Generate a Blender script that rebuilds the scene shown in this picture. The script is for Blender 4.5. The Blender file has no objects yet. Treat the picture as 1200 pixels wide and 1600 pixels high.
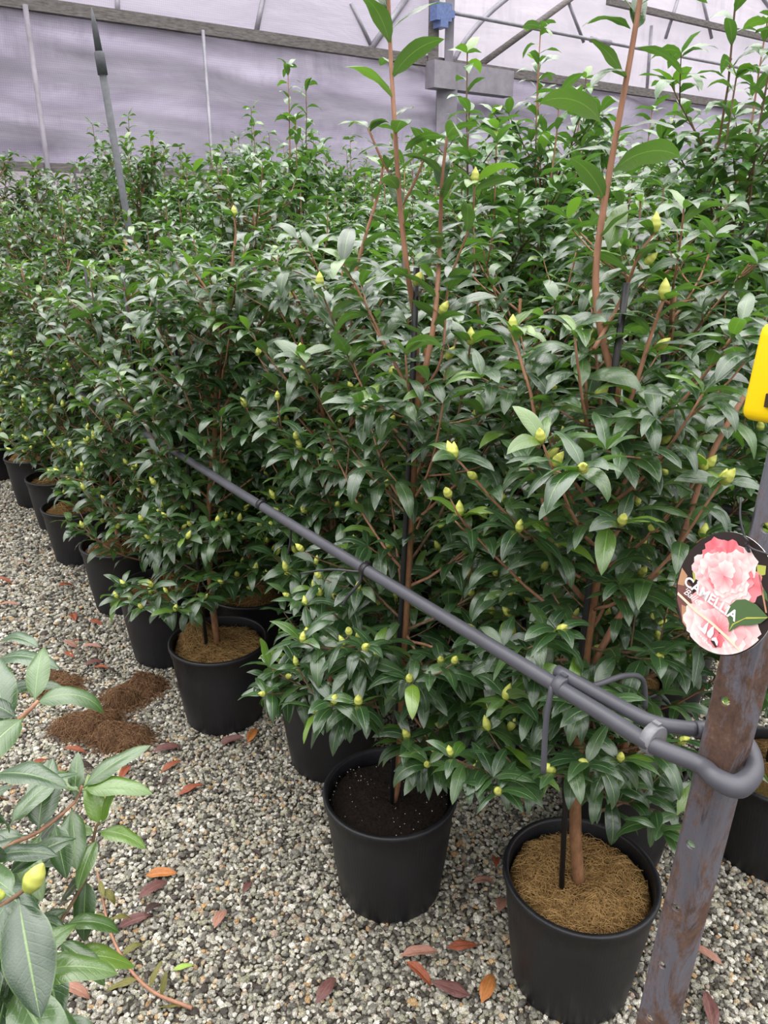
import bpy, math, random
import numpy as np
from mathutils import Vector, Matrix

# ------------------------------------------------------------------ camera, light, exposure
SC = bpy.context.scene
COL = SC.collection
F = 1202.0; PITCH = math.radians(20.5); H = 1.48
cam_d = bpy.data.cameras.new('camera'); cam = bpy.data.objects.new('camera', cam_d); COL.objects.link(cam)
cam_d.sensor_fit = 'VERTICAL'; cam_d.sensor_height = 24; cam_d.lens = 24 * F / 1600
cam_d.clip_start = 0.02; cam_d.clip_end = 200
cam.location = (0, 0, H); cam.rotation_euler = (math.pi / 2 - PITCH, 0, 0)
SC.camera = cam
SC.view_settings.view_transform = 'Standard'; SC.view_settings.look = 'None'
SC.view_settings.gamma = 1; SC.view_settings.use_curve_mapping = False
SC.view_settings.exposure = 0.42

world = bpy.data.worlds.new('world'); SC.world = world; world.use_nodes = True
wn = world.node_tree; wn.nodes.clear()
wo = wn.nodes.new('ShaderNodeOutputWorld'); wb = wn.nodes.new('ShaderNodeBackground')
tc = wn.nodes.new('ShaderNodeTexCoord'); sx = wn.nodes.new('ShaderNodeSeparateXYZ')
wr = wn.nodes.new('ShaderNodeValToRGB')
wr.color_ramp.elements[0].position = 0.15; wr.color_ramp.elements[0].color = (0.42, 0.41, 0.45, 1)
wr.color_ramp.elements[1].position = 0.92; wr.color_ramp.elements[1].color = (3.3, 3.25, 3.2, 1)
wn.links.new(tc.outputs['Generated'], sx.inputs[0]); wn.links.new(sx.outputs['Z'], wr.inputs[0])
wn.links.new(wr.outputs[0], wb.inputs[0]); wb.inputs[1].default_value = 1.0
wn.links.new(wb.outputs[0], wo.inputs[0])

sun_d = bpy.data.lights.new('daylight', 'SUN'); sun_d.energy = 0.7; sun_d.angle = math.radians(50)
sun_d.color = (1.0, 0.985, 0.96)
sun = bpy.data.objects.new('daylight', sun_d); COL.objects.link(sun)
sun.rotation_euler = (math.radians(-22), math.radians(-14), 0)

# ------------------------------------------------------------------ coordinates
_a = math.radians(35)
UU = Vector((-math.sin(_a), math.cos(_a), 0)); VV = Vector((math.cos(_a), math.sin(_a), 0))
def W(u, v, z=0.0):                       # row coordinates: u along the rows, v across them
    p = UU * u + VV * v; return Vector((p.x, p.y, z))
def ray(x, y):
    X = x - 600; Y = y - 800
    return Vector((X, F * math.cos(PITCH) - Y * math.sin(PITCH), -F * math.sin(PITCH) - Y * math.cos(PITCH)))
def on_z(x, y, z=0.0):
    r = ray(x, y); return Vector((0, 0, H)) + r * ((z - H) / r.z)
def on_y(x, y, Y):
    r = ray(x, y); return Vector((0, 0, H)) + r * (Y / r.y)
def on_u(x, y, u):
    r = ray(x, y); return Vector((0, 0, H)) + r * (u / r.dot(UU))
def on_v(x, y, v):
    r = ray(x, y); return Vector((0, 0, H)) + r * (v / r.dot(VV))

# ------------------------------------------------------------------ node helpers
class M:
    def __init__(s, name):
        s.m = bpy.data.materials.new(name); s.m.use_nodes = True
        s.t = s.m.node_tree; s.t.nodes.clear()
        s.out = s.n('OutputMaterial'); s.p = s.n('BsdfPrincipled')
        s.l(s.p.outputs[0], s.out.inputs[0])
    def n(s, kind, **kw):
        nd = s.t.nodes.new('ShaderNode' + kind)
        for k, v in kw.items(): setattr(nd, k, v)
        return nd
    def l(s, a, b): s.t.links.new(a, b)
    def set(s, **kw):
        names = dict(color='Base Color', rough='Roughness', metal='Metallic', spec='Specular IOR Level', coat='Coat Weight',
                     coat_rough='Coat Roughness', alpha='Alpha', trans='Transmission Weight')
        for k, v in kw.items():
            s.p.inputs[names[k]].default_value = (*v, 1) if isinstance(v, tuple) else v
        return s
    def noise(s, scale, detail=4, rough=.6, vec=None, dist=0):
        nd = s.n('TexNoise'); nd.inputs['Scale'].default_value = scale; nd.inputs['Detail'].default_value = detail
        nd.inputs['Roughness'].default_value = rough; nd.inputs['Distortion'].default_value = dist
        if vec is not None: s.l(vec, nd.inputs['Vector'])
        return nd.outputs[0]
    def coord(s, which='Object', scale=None):
        c = s.n('TexCoord').outputs[which]
        if scale is not None:
            mp = s.n('Mapping'); mp.inputs['Scale'].default_value = scale; s.l(c, mp.inputs[0]); c = mp.outputs[0]
        return c
    def ramp(s, fac, stops):
        r = s.n('ValToRGB'); cr = r.color_ramp
        while len(cr.elements) < len(stops): cr.elements.new(0.5)
        for e, (p, c) in zip(cr.elements, stops):
            e.position = p; e.color = (*c, 1) if isinstance(c, tuple) else (c, c, c, 1)
        s.l(fac, r.inputs[0]); return r.outputs[0]
    def mix(s, fac, a, b, mode='MIX'):
        x = s.n('Mix', data_type='RGBA', blend_type=mode)
        for i, v in ((0, fac), (6, a), (7, b)):
            if isinstance(v, tuple): x.inputs[i].default_value = (*v, 1)
            elif isinstance(v, (int, float)): x.inputs[i].default_value = v
            else: s.l(v, x.inputs[i])
        return x.outputs[2]
    def math(s, op, a, b=0.0, c=None):
        x = s.n('Math', operation=op)
        for i, v in ((0, a), (1, b), (2, c)):
            if v is None: continue
            if isinstance(v, (int, float)): x.inputs[i].default_value = v
            else: s.l(v, x.inputs[i])
        return x.outputs[0]
    def bump(s, h, strength=.3, dist=.002):
        b = s.n('Bump'); b.inputs['Strength'].default_value = strength; b.inputs['Distance'].default_value = dist
        s.l(h, b.inputs['Height']); s.l(b.outputs[0], s.p.inputs['Normal']); return b.outputs[0]
    def base(s, sock): s.l(sock, s.p.inputs['Base Color']); return s

def leaf_material():
    m = M('camellia_leaf')
    uv = m.n('UVMap').outputs[0]; sp = m.n('SeparateXYZ'); m.l(uv, sp.inputs[0])
    at = m.n('Attribute', attribute_name='tint'); s2 = m.n('SeparateColor'); m.l(at.outputs['Color'], s2.inputs[0])
    tone, young, blue = s2.outputs[0], s2.outputs[1], s2.outputs[2]
    t = m.math('ABSOLUTE', m.math('SUBTRACT', sp.outputs[0], 0.5))          # 0 midrib .. 0.5 margin
    deep = m.ramp(tone, [(0, (0.016, 0.044, 0.018)), (.5, (0.032, 0.078, 0.028)), (1, (0.072, 0.138, 0.045))])
    fresh = m.ramp(tone, [(0, (0.070, 0.170, 0.022)), (1, (0.20, 0.32, 0.035))])
    deep = m.mix(blue, deep, (0.080, 0.20, 0.055))
    col = m.mix(young, deep, fresh)
    # side veins: oblique bands along the blade
    ph = m.math('SINE', m.math('MULTIPLY', m.math('SUBTRACT', sp.outputs[1], m.math('MULTIPLY', t, 0.35)), 70.0))
    vein = m.math('MULTIPLY', m.math('POWER', m.math('MAXIMUM', ph, 0.0), 6.0), 0.25)
    rib = m.ramp(t, [(0.0, 1.0), (0.014, 0.8), (0.035, 0.0)])
    edge = m.ramp(t, [(0.455, 0.0), (0.49, 0.35)])
    col = m.mix(m.math('MULTIPLY', vein, .5), col, (0.10, 0.19, 0.06))
    col = m.mix(m.math('MULTIPLY', rib, .75), col, (0.20, 0.33, 0.09))
    col = m.mix(edge, col, (0.16, 0.26, 0.06))
    under = m.mix(young, m.mix(rib, (0.090, 0.165, 0.040), (0.16, 0.26, 0.07)), (0.20, 0.33, 0.05))
    geo = m.n('NewGeometry')
    col = m.mix(geo.outputs['Backfacing'], col, under)
    m.base(col)
    m.l(m.math('MULTIPLY_ADD', geo.outputs['Backfacing'], .25, .30), m.p.inputs['Roughness'])
    m.set(spec=.95, coat=.55, coat_rough=.20)
    h = m.math('SUBTRACT', m.math('MULTIPLY', m.noise(6, 2, .5, m.coord('UV', (3, 9, 1))), .5), m.math('ADD', m.math('MULTIPLY', rib, .8), vein))
    m.bump(h, .35, .002)
    tr = m.n('BsdfTranslucent'); m.l(m.mix(1, col, (1.9, 2.6, .8), 'MULTIPLY'), tr.inputs[0])
    ms = m.n('MixShader'); ms.inputs[0].default_value = .16
    m.l(m.p.outputs[0], ms.inputs[1]); m.l(tr.outputs[0], ms.inputs[2]); m.l(ms.outputs[0], m.out.inputs[0])
    return m.m

MAT = {}
MAT['leaf'] = leaf_material()
def simple(key, name, color, rough=.5, spec=.5, metal=0.0, var=.25, scale=40, bump=.2, stretch=None, dist=.002):
    m = M(name).set(rough=rough, spec=spec, metal=metal)
    c = m.coord('Object', stretch)
    n = m.noise(scale, 5, .65, c)
    dark = tuple(x * (1 - var) for x in color); lite = tuple(min(1, x * (1 + var)) for x in color)
    m.base(m.ramp(n, [(.3, dark), (.7, lite)]))
    if bump: m.bump(n, bump, dist)
    MAT[key] = m.m; return m
simple('bark_red', 'young_reddish_bark', (0.33, 0.165, 0.100), .55, .4, scale=90, stretch=(1, 1, .25))
simple('bark', 'brown_bark', (0.165, 0.100, 0.062), .75, .3, scale=120, bump=.6, var=.4, stretch=(1, 1, .3))
simple('trunk', 'tan_bark', (0.25, 0.125, 0.062), .75, .3, scale=120, bump=.6, var=.35, stretch=(1, 1, .3))
simple('stake', 'black_plastic_stake', (0.012, 0.012, 0.014), .45, .5)
simple('pipe', 'grey_poly_pipe', (0.070, 0.070, 0.085), .42, .5, scale=15, var=.15, bump=.05)
simple('clamp', 'pale_grey_clamp', (0.20, 0.20, 0.215), .4, .5)
simple('tube', 'black_micro_tube', (0.030, 0.030, 0.034), .4, .5)
simple('yellow', 'yellow_plastic', (0.95, 0.66, 0.0), .35, .5, var=.03, scale=4, bump=0)
simple('slot', 'dark_slot', (0.05, 0.035, 0.02), .8, .2)
simple('polegrey', 'weathered_grey_pole', (0.085, 0.09, 0.10), .55, .4, scale=30)
simple('bamboo', 'bamboo', (0.45, 0.33, 0.12), .5, .4)
simple('soil', 'potting_soil', (0.016, 0.011, 0.009), .95, .15, scale=160, var=.7, bump=1.0, dist=.006)
simple('perlite', 'perlite', (0.65, 0.62, 0.55), .8, .3)
simple('wood', 'greyed_timber', (0.17, 0.155, 0.15), .8, .2, scale=14, var=.45, bump=.4, stretch=(1, 1, 6))
simple('galv', 'dull_galvanised_tube', (0.30, 0.29, 0.33), .5, .5, metal=.3, scale=8)
simple('greybox', 'grey_gutter_metal', (0.27, 0.25, 0.29), .6, .4, scale=5)
simple('bluepl', 'blue_plastic', (0.14, 0.20, 0.42), .4, .5, bump=0)

def pot_mat():
    m = M('black_nursery_plastic').set(spec=.5, rough=.42)
    oc = m.coord('Object'); s = m.n('SeparateXYZ'); m.l(oc, s.inputs[0])
    ang = m.math('ARCTAN2', s.outputs[1], s.outputs[0])
    rib = m.math('SINE', m.math('MULTIPLY', ang, 120.0))
    n = m.noise(9, 6, .7, m.coord('Object', (1, 1, .35)))
    m.base(m.ramp(n, [(.35, (0.006, 0.006, 0.008)), (.62, (0.010, 0.010, 0.013)), (.8, (0.026, 0.024, 0.022))]))
    m.l(m.ramp(n, [(.3, .36), (.75, .6)]), m.p.inputs['Roughness'])
    m.bump(m.math('MULTIPLY', rib, .3), .2, .0012)
    return m.m
MAT['pot'] = pot_mat()

def coir_mat(key, name, c0, c1, c2, moss=True):
    m = M(name).set(rough=.95, spec=.1)
    oc = m.coord('Object')
    col = m.ramp(m.noise(220, 4, .7, oc, 1.5), [(.3, c0), (.55, c1), (.75, c2)])
    if moss:
        col = m.mix(m.ramp(m.noise(11, 3, .6, oc), [(.48, 0.0), (.66, .55)]), col, (0.075, 0.075, 0.015))
    m.base(col); m.bump(m.noise(300, 3, .7, oc, 2), .9, .004)
    MAT[key] = m.m
coir_mat('coir', 'coir_mulch', (0.055, 0.030, 0.012), (0.17, 0.095, 0.036), (0.34, 0.20, 0.085))
coir_mat('coirdark', 'loose_coir', (0.040, 0.020, 0.010), (0.12, 0.062, 0.030), (0.21, 0.12, 0.06), False)

def fibre_mat(key, a, b):
    m = M('coir_fibre_' + key).set(rough=.7, spec=.2)
    at = m.n('Attribute', attribute_name='tint'); s2 = m.n('SeparateColor'); m.l(at.outputs['Color'], s2.inputs[0])
    m.base(m.mix(m.mix(s2.outputs[0], a, b), m.mix(s2.outputs[0], a, b), (0, 0, 0))if False else m.mix(s2.outputs[0], a, b))
    MAT[key] = m.m
fibre_mat('fibre', (0.16, 0.085, 0.028), (0.56, 0.36, 0.15))
fibre_mat('fibredark', (0.085, 0.042, 0.022), (0.27, 0.155, 0.08))

def bud_mat():
    m = M('flower_bud').set(rough=.4, spec=.4)
    oc = m.coord('Object'); s = m.n('SeparateXYZ'); m.l(oc, s.inputs[0])
    ring = m.math('SINE', m.math('MULTIPLY', s.outputs[2], 900.0))
    col = m.ramp(s.outputs[2], [(0.0, (0.30, 0.36, 0.055)), (.018, (0.60, 0.62, 0.14))])
    m.base(m.mix(m.math('MULTIPLY', ring, .12), col, (0.3, 0.38, 0.05)))
    m.bump(ring, .3, .001)
    return m.m
MAT['bud'] = bud_mat()

def stone_mat():
    m = M('gravel_stone').set(rough=.62, spec=.4)
    at = m.n('Attribute', attribute_name='tint')
    oc = m.coord('Object')
    sp = m.ramp(m.noise(520, 3, .7, oc), [(.36, .30), (.5, .95), (.66, 1.55)])
    m.base(m.mix(1, at.outputs['Color'], sp, 'MULTIPLY'))
    m.bump(m.noise(400, 2, .6, oc), .4, .002)
    return m.m
MAT['stone'] = stone_mat()
def ground_mat():
    m = M('gravel_ground').set(rough=.9, spec=.2)
    oc = m.coord('Object')
    v = m.n('TexVoronoi'); v.inputs['Scale'].default_value = 70; m.l(oc, v.inputs['Vector'])
    s2 = m.n('SeparateColor'); m.l(v.outputs['Color'], s2.inputs[0])
    c = m.ramp(s2.outputs[0], [(0, (0.05, 0.045, 0.035)), (.5, (0.16, 0.15, 0.12)), (1, (0.34, 0.33, 0.30))])
    c = m.mix(m.ramp(v.outputs['Distance'], [(.35, 0.0), (.75, 1.0)]), c, (0.02, 0.017, 0.013))
    c = m.mix(m.ramp(m.noise(2.5, 3, .6, oc), [(.4, 0.0), (.7, .35)]), c, (0.05, 0.035, 0.02))
    m.base(c); m.bump(v.outputs['Distance'], -.8, .01)
    return m.m
MAT['ground'] = ground_mat()

def deadleaf(key, c0, c1, under):
    m = M('dry_leaf_' + key).set(rough=.5, spec=.4)
    uv = m.coord('UV'); sp = m.n('SeparateXYZ'); m.l(uv, sp.inputs[0])
    t = m.math('ABSOLUTE', m.math('SUBTRACT', sp.outputs[0], .5))
    c = m.ramp(m.noise(7, 5, .7, uv), [(.3, c0), (.7, c1)])
    c = m.mix(m.ramp(t, [(0, .6), (.03, 0.0)]), c, under)
    m.base(c); m.bump(m.noise(14, 3, .6, uv), .5, .003)
    MAT[key] = m.m
deadleaf('dead_red', (0.16, 0.035, 0.018), (0.34, 0.10, 0.045), (0.4, 0.2, 0.1))
deadleaf('dead_pink', (0.26, 0.12, 0.085), (0.42, 0.22, 0.16), (0.5, 0.3, 0.2))
deadleaf('dead_orange', (0.32, 0.11, 0.03), (0.50, 0.20, 0.06), (0.5, 0.3, 0.1))
deadleaf('dead_dark', (0.025, 0.018, 0.016), (0.075, 0.042, 0.036), (0.1, 0.06, 0.05))
deadleaf('dead_purple', (0.10, 0.040, 0.038), (0.19, 0.085, 0.075), (0.25, 0.15, 0.1))
deadleaf('dead_green', (0.22, 0.36, 0.06), (0.38, 0.52, 0.10), (0.5, 0.6, 0.2))
deadleaf('olive', (0.09, 0.085, 0.02), (0.20, 0.19, 0.05), (0.3, 0.3, 0.1))

def steel_mat():
    m = M('rusty_galvanised_steel').set(spec=.5)
    oc = m.coord('Object')
    rust = m.ramp(m.noise(16, 8, .75, m.coord('Object', (1, 1, .35)), .6), [(.45, 0.0), (.56, 1.0)])
    base = m.ramp(m.noise(9, 4, .6, m.coord('Object', (1, 1, .2))), [(.3, (0.125, 0.125, 0.15)), (.7, (0.25, 0.25, 0.31))])
    rc = m.ramp(m.noise(60, 6, .7, oc), [(.3, (0.050, 0.026, 0.018)), (.6, (0.125, 0.070, 0.050)), (.8, (0.24, 0.15, 0.10))])
    blk = m.ramp(m.noise(12, 4, .6, m.coord('Object', (2, 2, .25))), [(.60, 0.0), (.64, .85)])
    m.base(m.mix(blk, m.mix(rust, base, rc), (0.015, 0.013, 0.013)))
    m.l(m.ramp(rust, [(0, .38), (1, .8)]), m.p.inputs['Roughness'])
    m.l(m.ramp(rust, [(0, .45), (1, 0.0)]), m.p.inputs['Metallic'])
    m.bump(m.noise(70, 5, .7, oc), .35, .002)
    return m.m
MAT['steel'] = steel_mat()

def film_mat(key, name, c0, c1, see, streak=True, mesh=False):
    m = M(name).set(rough=.38, spec=.35)
    oc = m.coord('Object')
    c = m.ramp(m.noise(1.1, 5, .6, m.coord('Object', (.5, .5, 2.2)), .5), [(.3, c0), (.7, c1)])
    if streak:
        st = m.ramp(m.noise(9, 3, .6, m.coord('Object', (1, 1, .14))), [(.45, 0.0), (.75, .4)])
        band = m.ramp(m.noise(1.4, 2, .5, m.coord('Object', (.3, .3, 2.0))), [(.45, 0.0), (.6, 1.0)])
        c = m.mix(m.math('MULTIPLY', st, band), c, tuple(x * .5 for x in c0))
    if mesh:
        s = m.n('SeparateXYZ'); m.l(oc, s.inputs[0])
        a = m.math('SINE', m.math('MULTIPLY', m.math('ADD', s.outputs[0], s.outputs[2]), 180.0))
        b = m.math('SINE', m.math('MULTIPLY', m.math('SUBTRACT', s.outputs[0], s.outputs[2]), 180.0))
        c = m.mix(m.math('MULTIPLY', m.math('MAXIMUM', m.math('MULTIPLY', a, b), 0.0), .3), c, tuple(x * .55 for x in c0))
    m.base(c)
    m.bump(m.noise(3, 4, .6, m.coord('Object', (.4, .4, 1.5)), .6), .5, .06)
    tr = m.n('BsdfTranslucent'); m.l(m.mix(1, c, (1.05, 1.0, 1.08), 'MULTIPLY'), tr.inputs[0])
    ms = m.n('MixShader'); ms.inputs[0].default_value = .62
    m.l(m.p.outputs[0], ms.inputs[1]); m.l(tr.outputs[0], ms.inputs[2])
    tp = m.n('BsdfTransparent'); ms2 = m.n('MixShader'); ms2.inputs[0].default_value = see
    m.l(ms.outputs[0], ms2.inputs[1]); m.l(tp.outputs[0], ms2.inputs[2]); m.l(ms2.outputs[0], m.out.inputs[0])
    MAT[key] = m.m
film_mat('film_top', 'clear_roof_film', (0.46, 0.43, 0.51), (0.60, 0.57, 0.66), .12, False, True)
film_mat('film_gable', 'bright_gable_film', (0.62, 0.59, 0.65), (0.84, 0.80, 0.87), .25, True)
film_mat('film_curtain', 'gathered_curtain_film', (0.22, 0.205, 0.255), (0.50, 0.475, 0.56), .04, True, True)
film_mat('film_low', 'low_skirt_film', (0.52, 0.47, 0.51), (0.62, 0.56, 0.61), .08, False, True)

# ------------------------------------------------------------------ mesh helpers
class MB:
    """collects vertices and faces of one mesh"""
    def __init__(s): s.v = []; s.f = []; s.mi = []; s.sm = []
    def add(s, V, Fc, mi=0, smooth=True):
        o = len(s.v); s.v += [tuple(p) for p in V]
        s.f += [tuple(i + o for i in f) for f in Fc]; s.mi += [mi] * len(Fc); s.sm += [smooth] * len(Fc)
    def tube(s, pts, r, n=8, mi=0, cap=True, flat=None):
        pts = [Vector(p) for p in pts]
        rs = r if isinstance(r, (list, tuple)) else [r] * len(pts)
        V = []; Fc = []; prev = None
        for i, p in enumerate(pts):
            t = (pts[min(i + 1, len(pts) - 1)] - pts[max(i - 1, 0)]).normalized()
            if prev is None:
                a = Vector((0, 0, 1)) if abs(t.z) < .9 else Vector((1, 0, 0))
                x = t.cross(a).normalized()
            else:
                x = (prev - t * prev.dot(t)).normalized()
            prev = x; y = t.cross(x)
            fx = 1 if flat is None else flat[i]
            for k in range(n):
                an = 2 * math.pi * k / n
                V.append(p + x * (math.cos(an) * rs[i] * fx) + y * (math.sin(an) * rs[i]))
        for i in range(len(pts) - 1):
            for k in range(n):
                k2 = (k + 1) % n
                Fc.append((i * n + k, i * n + k2, (i + 1) * n + k2, (i + 1) * n + k))
        if cap:
            Fc.append(tuple(range(n - 1, -1, -1))); Fc.append(tuple((len(pts) - 1) * n + k for k in range(n)))
        s.add(V, Fc, mi)
    def lathe(s, prof, n=32, mi=0, centre=(0, 0, 0), smooth=True, wob=None):
        V = []; Fc = []; c = Vector(centre)
        for j, (r, z) in enumerate(prof):
            for k in range(n):
                a = 2 * math.pi * k / n
                rr = r * (1 + (wob(a, z) if wob else 0))
                V.append(c + Vector((rr * math.cos(a), rr * math.sin(a), z)))
        for j in range(len(prof) - 1):
            for k in range(n):
                k2 = (k + 1) % n
                Fc.append((j * n + k, j * n + k2, (j + 1) * n + k2, (j + 1) * n + k))
        s.add(V, Fc, mi, smooth)
    def box(s, c, size, rot=None, mi=0):
        c = Vector(c); hx, hy, hz = [q / 2 for q in size]
        P = [Vector((x, y, z)) for z in (-hz, hz) for y in (-hy, hy) for x in (-hx, hx)]
        if rot is not None: P = [rot @ p for p in P]
        s.add([c + p for p in P], [(0, 2, 3, 1), (4, 5, 7, 6), (0, 1, 5, 4), (2, 6, 7, 3), (0, 4, 6, 2), (1, 3, 7, 5)], mi, False)
    def mesh(s, name, mats):
        me = bpy.data.meshes.new(name); me.from_pydata(s.v, [], s.f)
        for m in mats: me.materials.append(MAT[m] if isinstance(m, str) else m)
        me.polygons.foreach_set('material_index', s.mi); me.polygons.foreach_set('use_smooth', s.sm)
        me.update(); return me

def obj(name, me, parent=None, **props):
    o = bpy.data.objects.new(name, me); COL.objects.link(o)
    if parent is not None: o.parent = parent
    for k, v in props.items(): o[k] = v
    return o
def thing(name, label, cat, loc=(0, 0, 0), rz=0.0, group=None):
    o = bpy.data.objects.new(name, None); COL.objects.link(o); o.empty_display_size = .05
    o.location = loc; o.rotation_euler = (0, 0, rz); o['label'] = label; o['category'] = cat
    if group: o['group'] = group
    return o
def kids(o): return [c for c in KIDS.get(o.name, [])]
KIDS = {}
def copy_tree(o, children, loc, rz, sc, label, group):
    c = o.copy(); COL.objects.link(c); c.location = loc; c.rotation_euler = (0, 0, rz); c.scale = sc
    c['label'] = label
    if group: c['group'] = group
    for ch in children:
        d = ch.copy(); COL.objects.link(d); d.parent = c
    return c

def np_mesh(name, V, Q, mats, tint=None, uv=None, smooth=True):
    me = bpy.data.meshes.new(name); nv = len(V); nq = len(Q); k = Q.shape[1]
    me.vertices.add(nv); me.vertices.foreach_set('co', V.astype(np.float32).ravel())
    me.loops.add(nq * k); me.loops.foreach_set('vertex_index', Q.astype(np.int32).ravel())
    me.polygons.add(nq); me.polygons.foreach_set('loop_start', np.arange(0, nq * k, k, dtype=np.int32))
    me.polygons.foreach_set('loop_total', np.full(nq, k, dtype=np.int32))
    me.polygons.foreach_set('use_smooth', np.full(nq, smooth, dtype=bool))
    for m in mats: me.materials.append(MAT[m] if isinstance(m, str) else m)
    if uv is not None:
        l = me.uv_layers.new(name='UVMap'); l.data.foreach_set('uv', uv[Q.ravel()].astype(np.float32).ravel())
    if tint is not None:
        a = me.color_attributes.new('tint', 'FLOAT_COLOR', 'POINT')
        a.data.foreach_set('color', np.concatenate([tint, np.ones((nv, 1))], 1).astype(np.float32).ravel())
    me.update(calc_edges=True); me.validate(); return me

# ------------------------------------------------------------------ leaves
# spec columns: x y z az e0 curl L W fold roll tone young blue phase
def leaf_mesh(name, S, ns=7, nt=4, mat='leaf'):
    S = np.asarray(S, float); n = len(S)
    s = np.linspace(0, 1, ns + 1); t = np.linspace(-1, 1, nt + 1)
    P = S[:, 0:3]; az, e0, cu, L, Wd, fo, ro = [S[:, i] for i in range(3, 10)]; ph = S[:, 13]
    ang = e0[:, None] - cu[:, None] * s[None, :] ** 1.15
    ds = 1.0 / ns
    ca, sa = np.cos(ang), np.sin(ang)
    X = np.concatenate([np.zeros((n, 1)), np.cumsum((ca[:, 1:] + ca[:, :-1]) / 2 * ds, 1)], 1) * L[:, None]
    Z = np.concatenate([np.zeros((n, 1)), np.cumsum((sa[:, 1:] + sa[:, :-1]) / 2 * ds, 1)], 1) * L[:, None]
    dx, dy = np.cos(az)[:, None], np.sin(az)[:, None]
    mid = np.stack([P[:, 0:1] + dx * X, P[:, 1:2] + dy * X, P[:, 2:3] + Z], -1)
    T = np.stack([dx * ca, dy * ca, sa], -1)
    S0 = np.stack([-np.sin(az), np.cos(az), np.zeros(n)], -1)[:, None, :] * np.ones((1, ns + 1, 1))
    N0 = np.cross(T, S0)
    cr, sr = np.cos(ro)[:, None, None], np.sin(ro)[:, None, None]
    Sd = S0 * cr + N0 * sr; N = N0 * cr - S0 * sr
    sp = np.clip((s - .07) / .93, 0, 1)
    prof = (sp ** .62) * ((1 - sp) ** .80) * 1.98 * (1 - .18 * sp)
    prof[0] = .045
    prof[-1] = .0
    if ns >= 6: prof[1] = max(prof[1], .06)
    h = prof[None, :] * Wd[:, None] / 2
    tt = t[None, None, :]
    lift = np.abs(tt) * fo[:, None, None] - .28 * tt ** 4
    wav = .13 * np.sin(s[None, :, None] * 11 + ph[:, None, None] + 1.3 * tt) * np.abs(tt)
    V = mid[:, :, None, :] + Sd[:, :, None, :] * (tt * h[:, :, None])[..., None] + N[:, :, None, :] * ((lift + wav) * h[:, :, None])[..., None]
    nv = (ns + 1) * (nt + 1)
    V = V.reshape(-1, 3)
    q = []
    for i in range(ns):
        for j in range(nt):
            a = i * (nt + 1) + j; q.append((a, a + nt + 1, a + nt + 2, a + 1))
    q = np.array(q)
    Q = (q[None] + (np.arange(n) * nv)[:, None, None]).reshape(-1, 4)
    uv1 = np.stack(np.meshgrid(s, (t + 1) / 2, indexing='ij'), -1).reshape(-1, 2)[:, ::-1]
    uv = np.tile(uv1, (n, 1)); tint = np.repeat(S[:, 10:13], nv, 0)
    return np_mesh(name, V, Q, [mat], tint, uv)

def crv(pts, n):                       # catmull-rom through points
    pts = [Vector(p) for p in pts]; P = [pts[0] * 2 - pts[1]] + pts + [pts[-1] * 2 - pts[-2]]
    out = []; m = len(pts) - 1
    for k in range(n + 1):
        x = k / n * m; i = min(int(x), m - 1); t = x - i
        a, b, c, d = P[i], P[i + 1], P[i + 2], P[i + 3]
        out.append(.5 * ((2 * b) + (c - a) * t + (2 * a - 5 * b + 4 * c - d) * t * t + (3 * b - a - 3 * c + d) * t ** 3))
    return out

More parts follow.
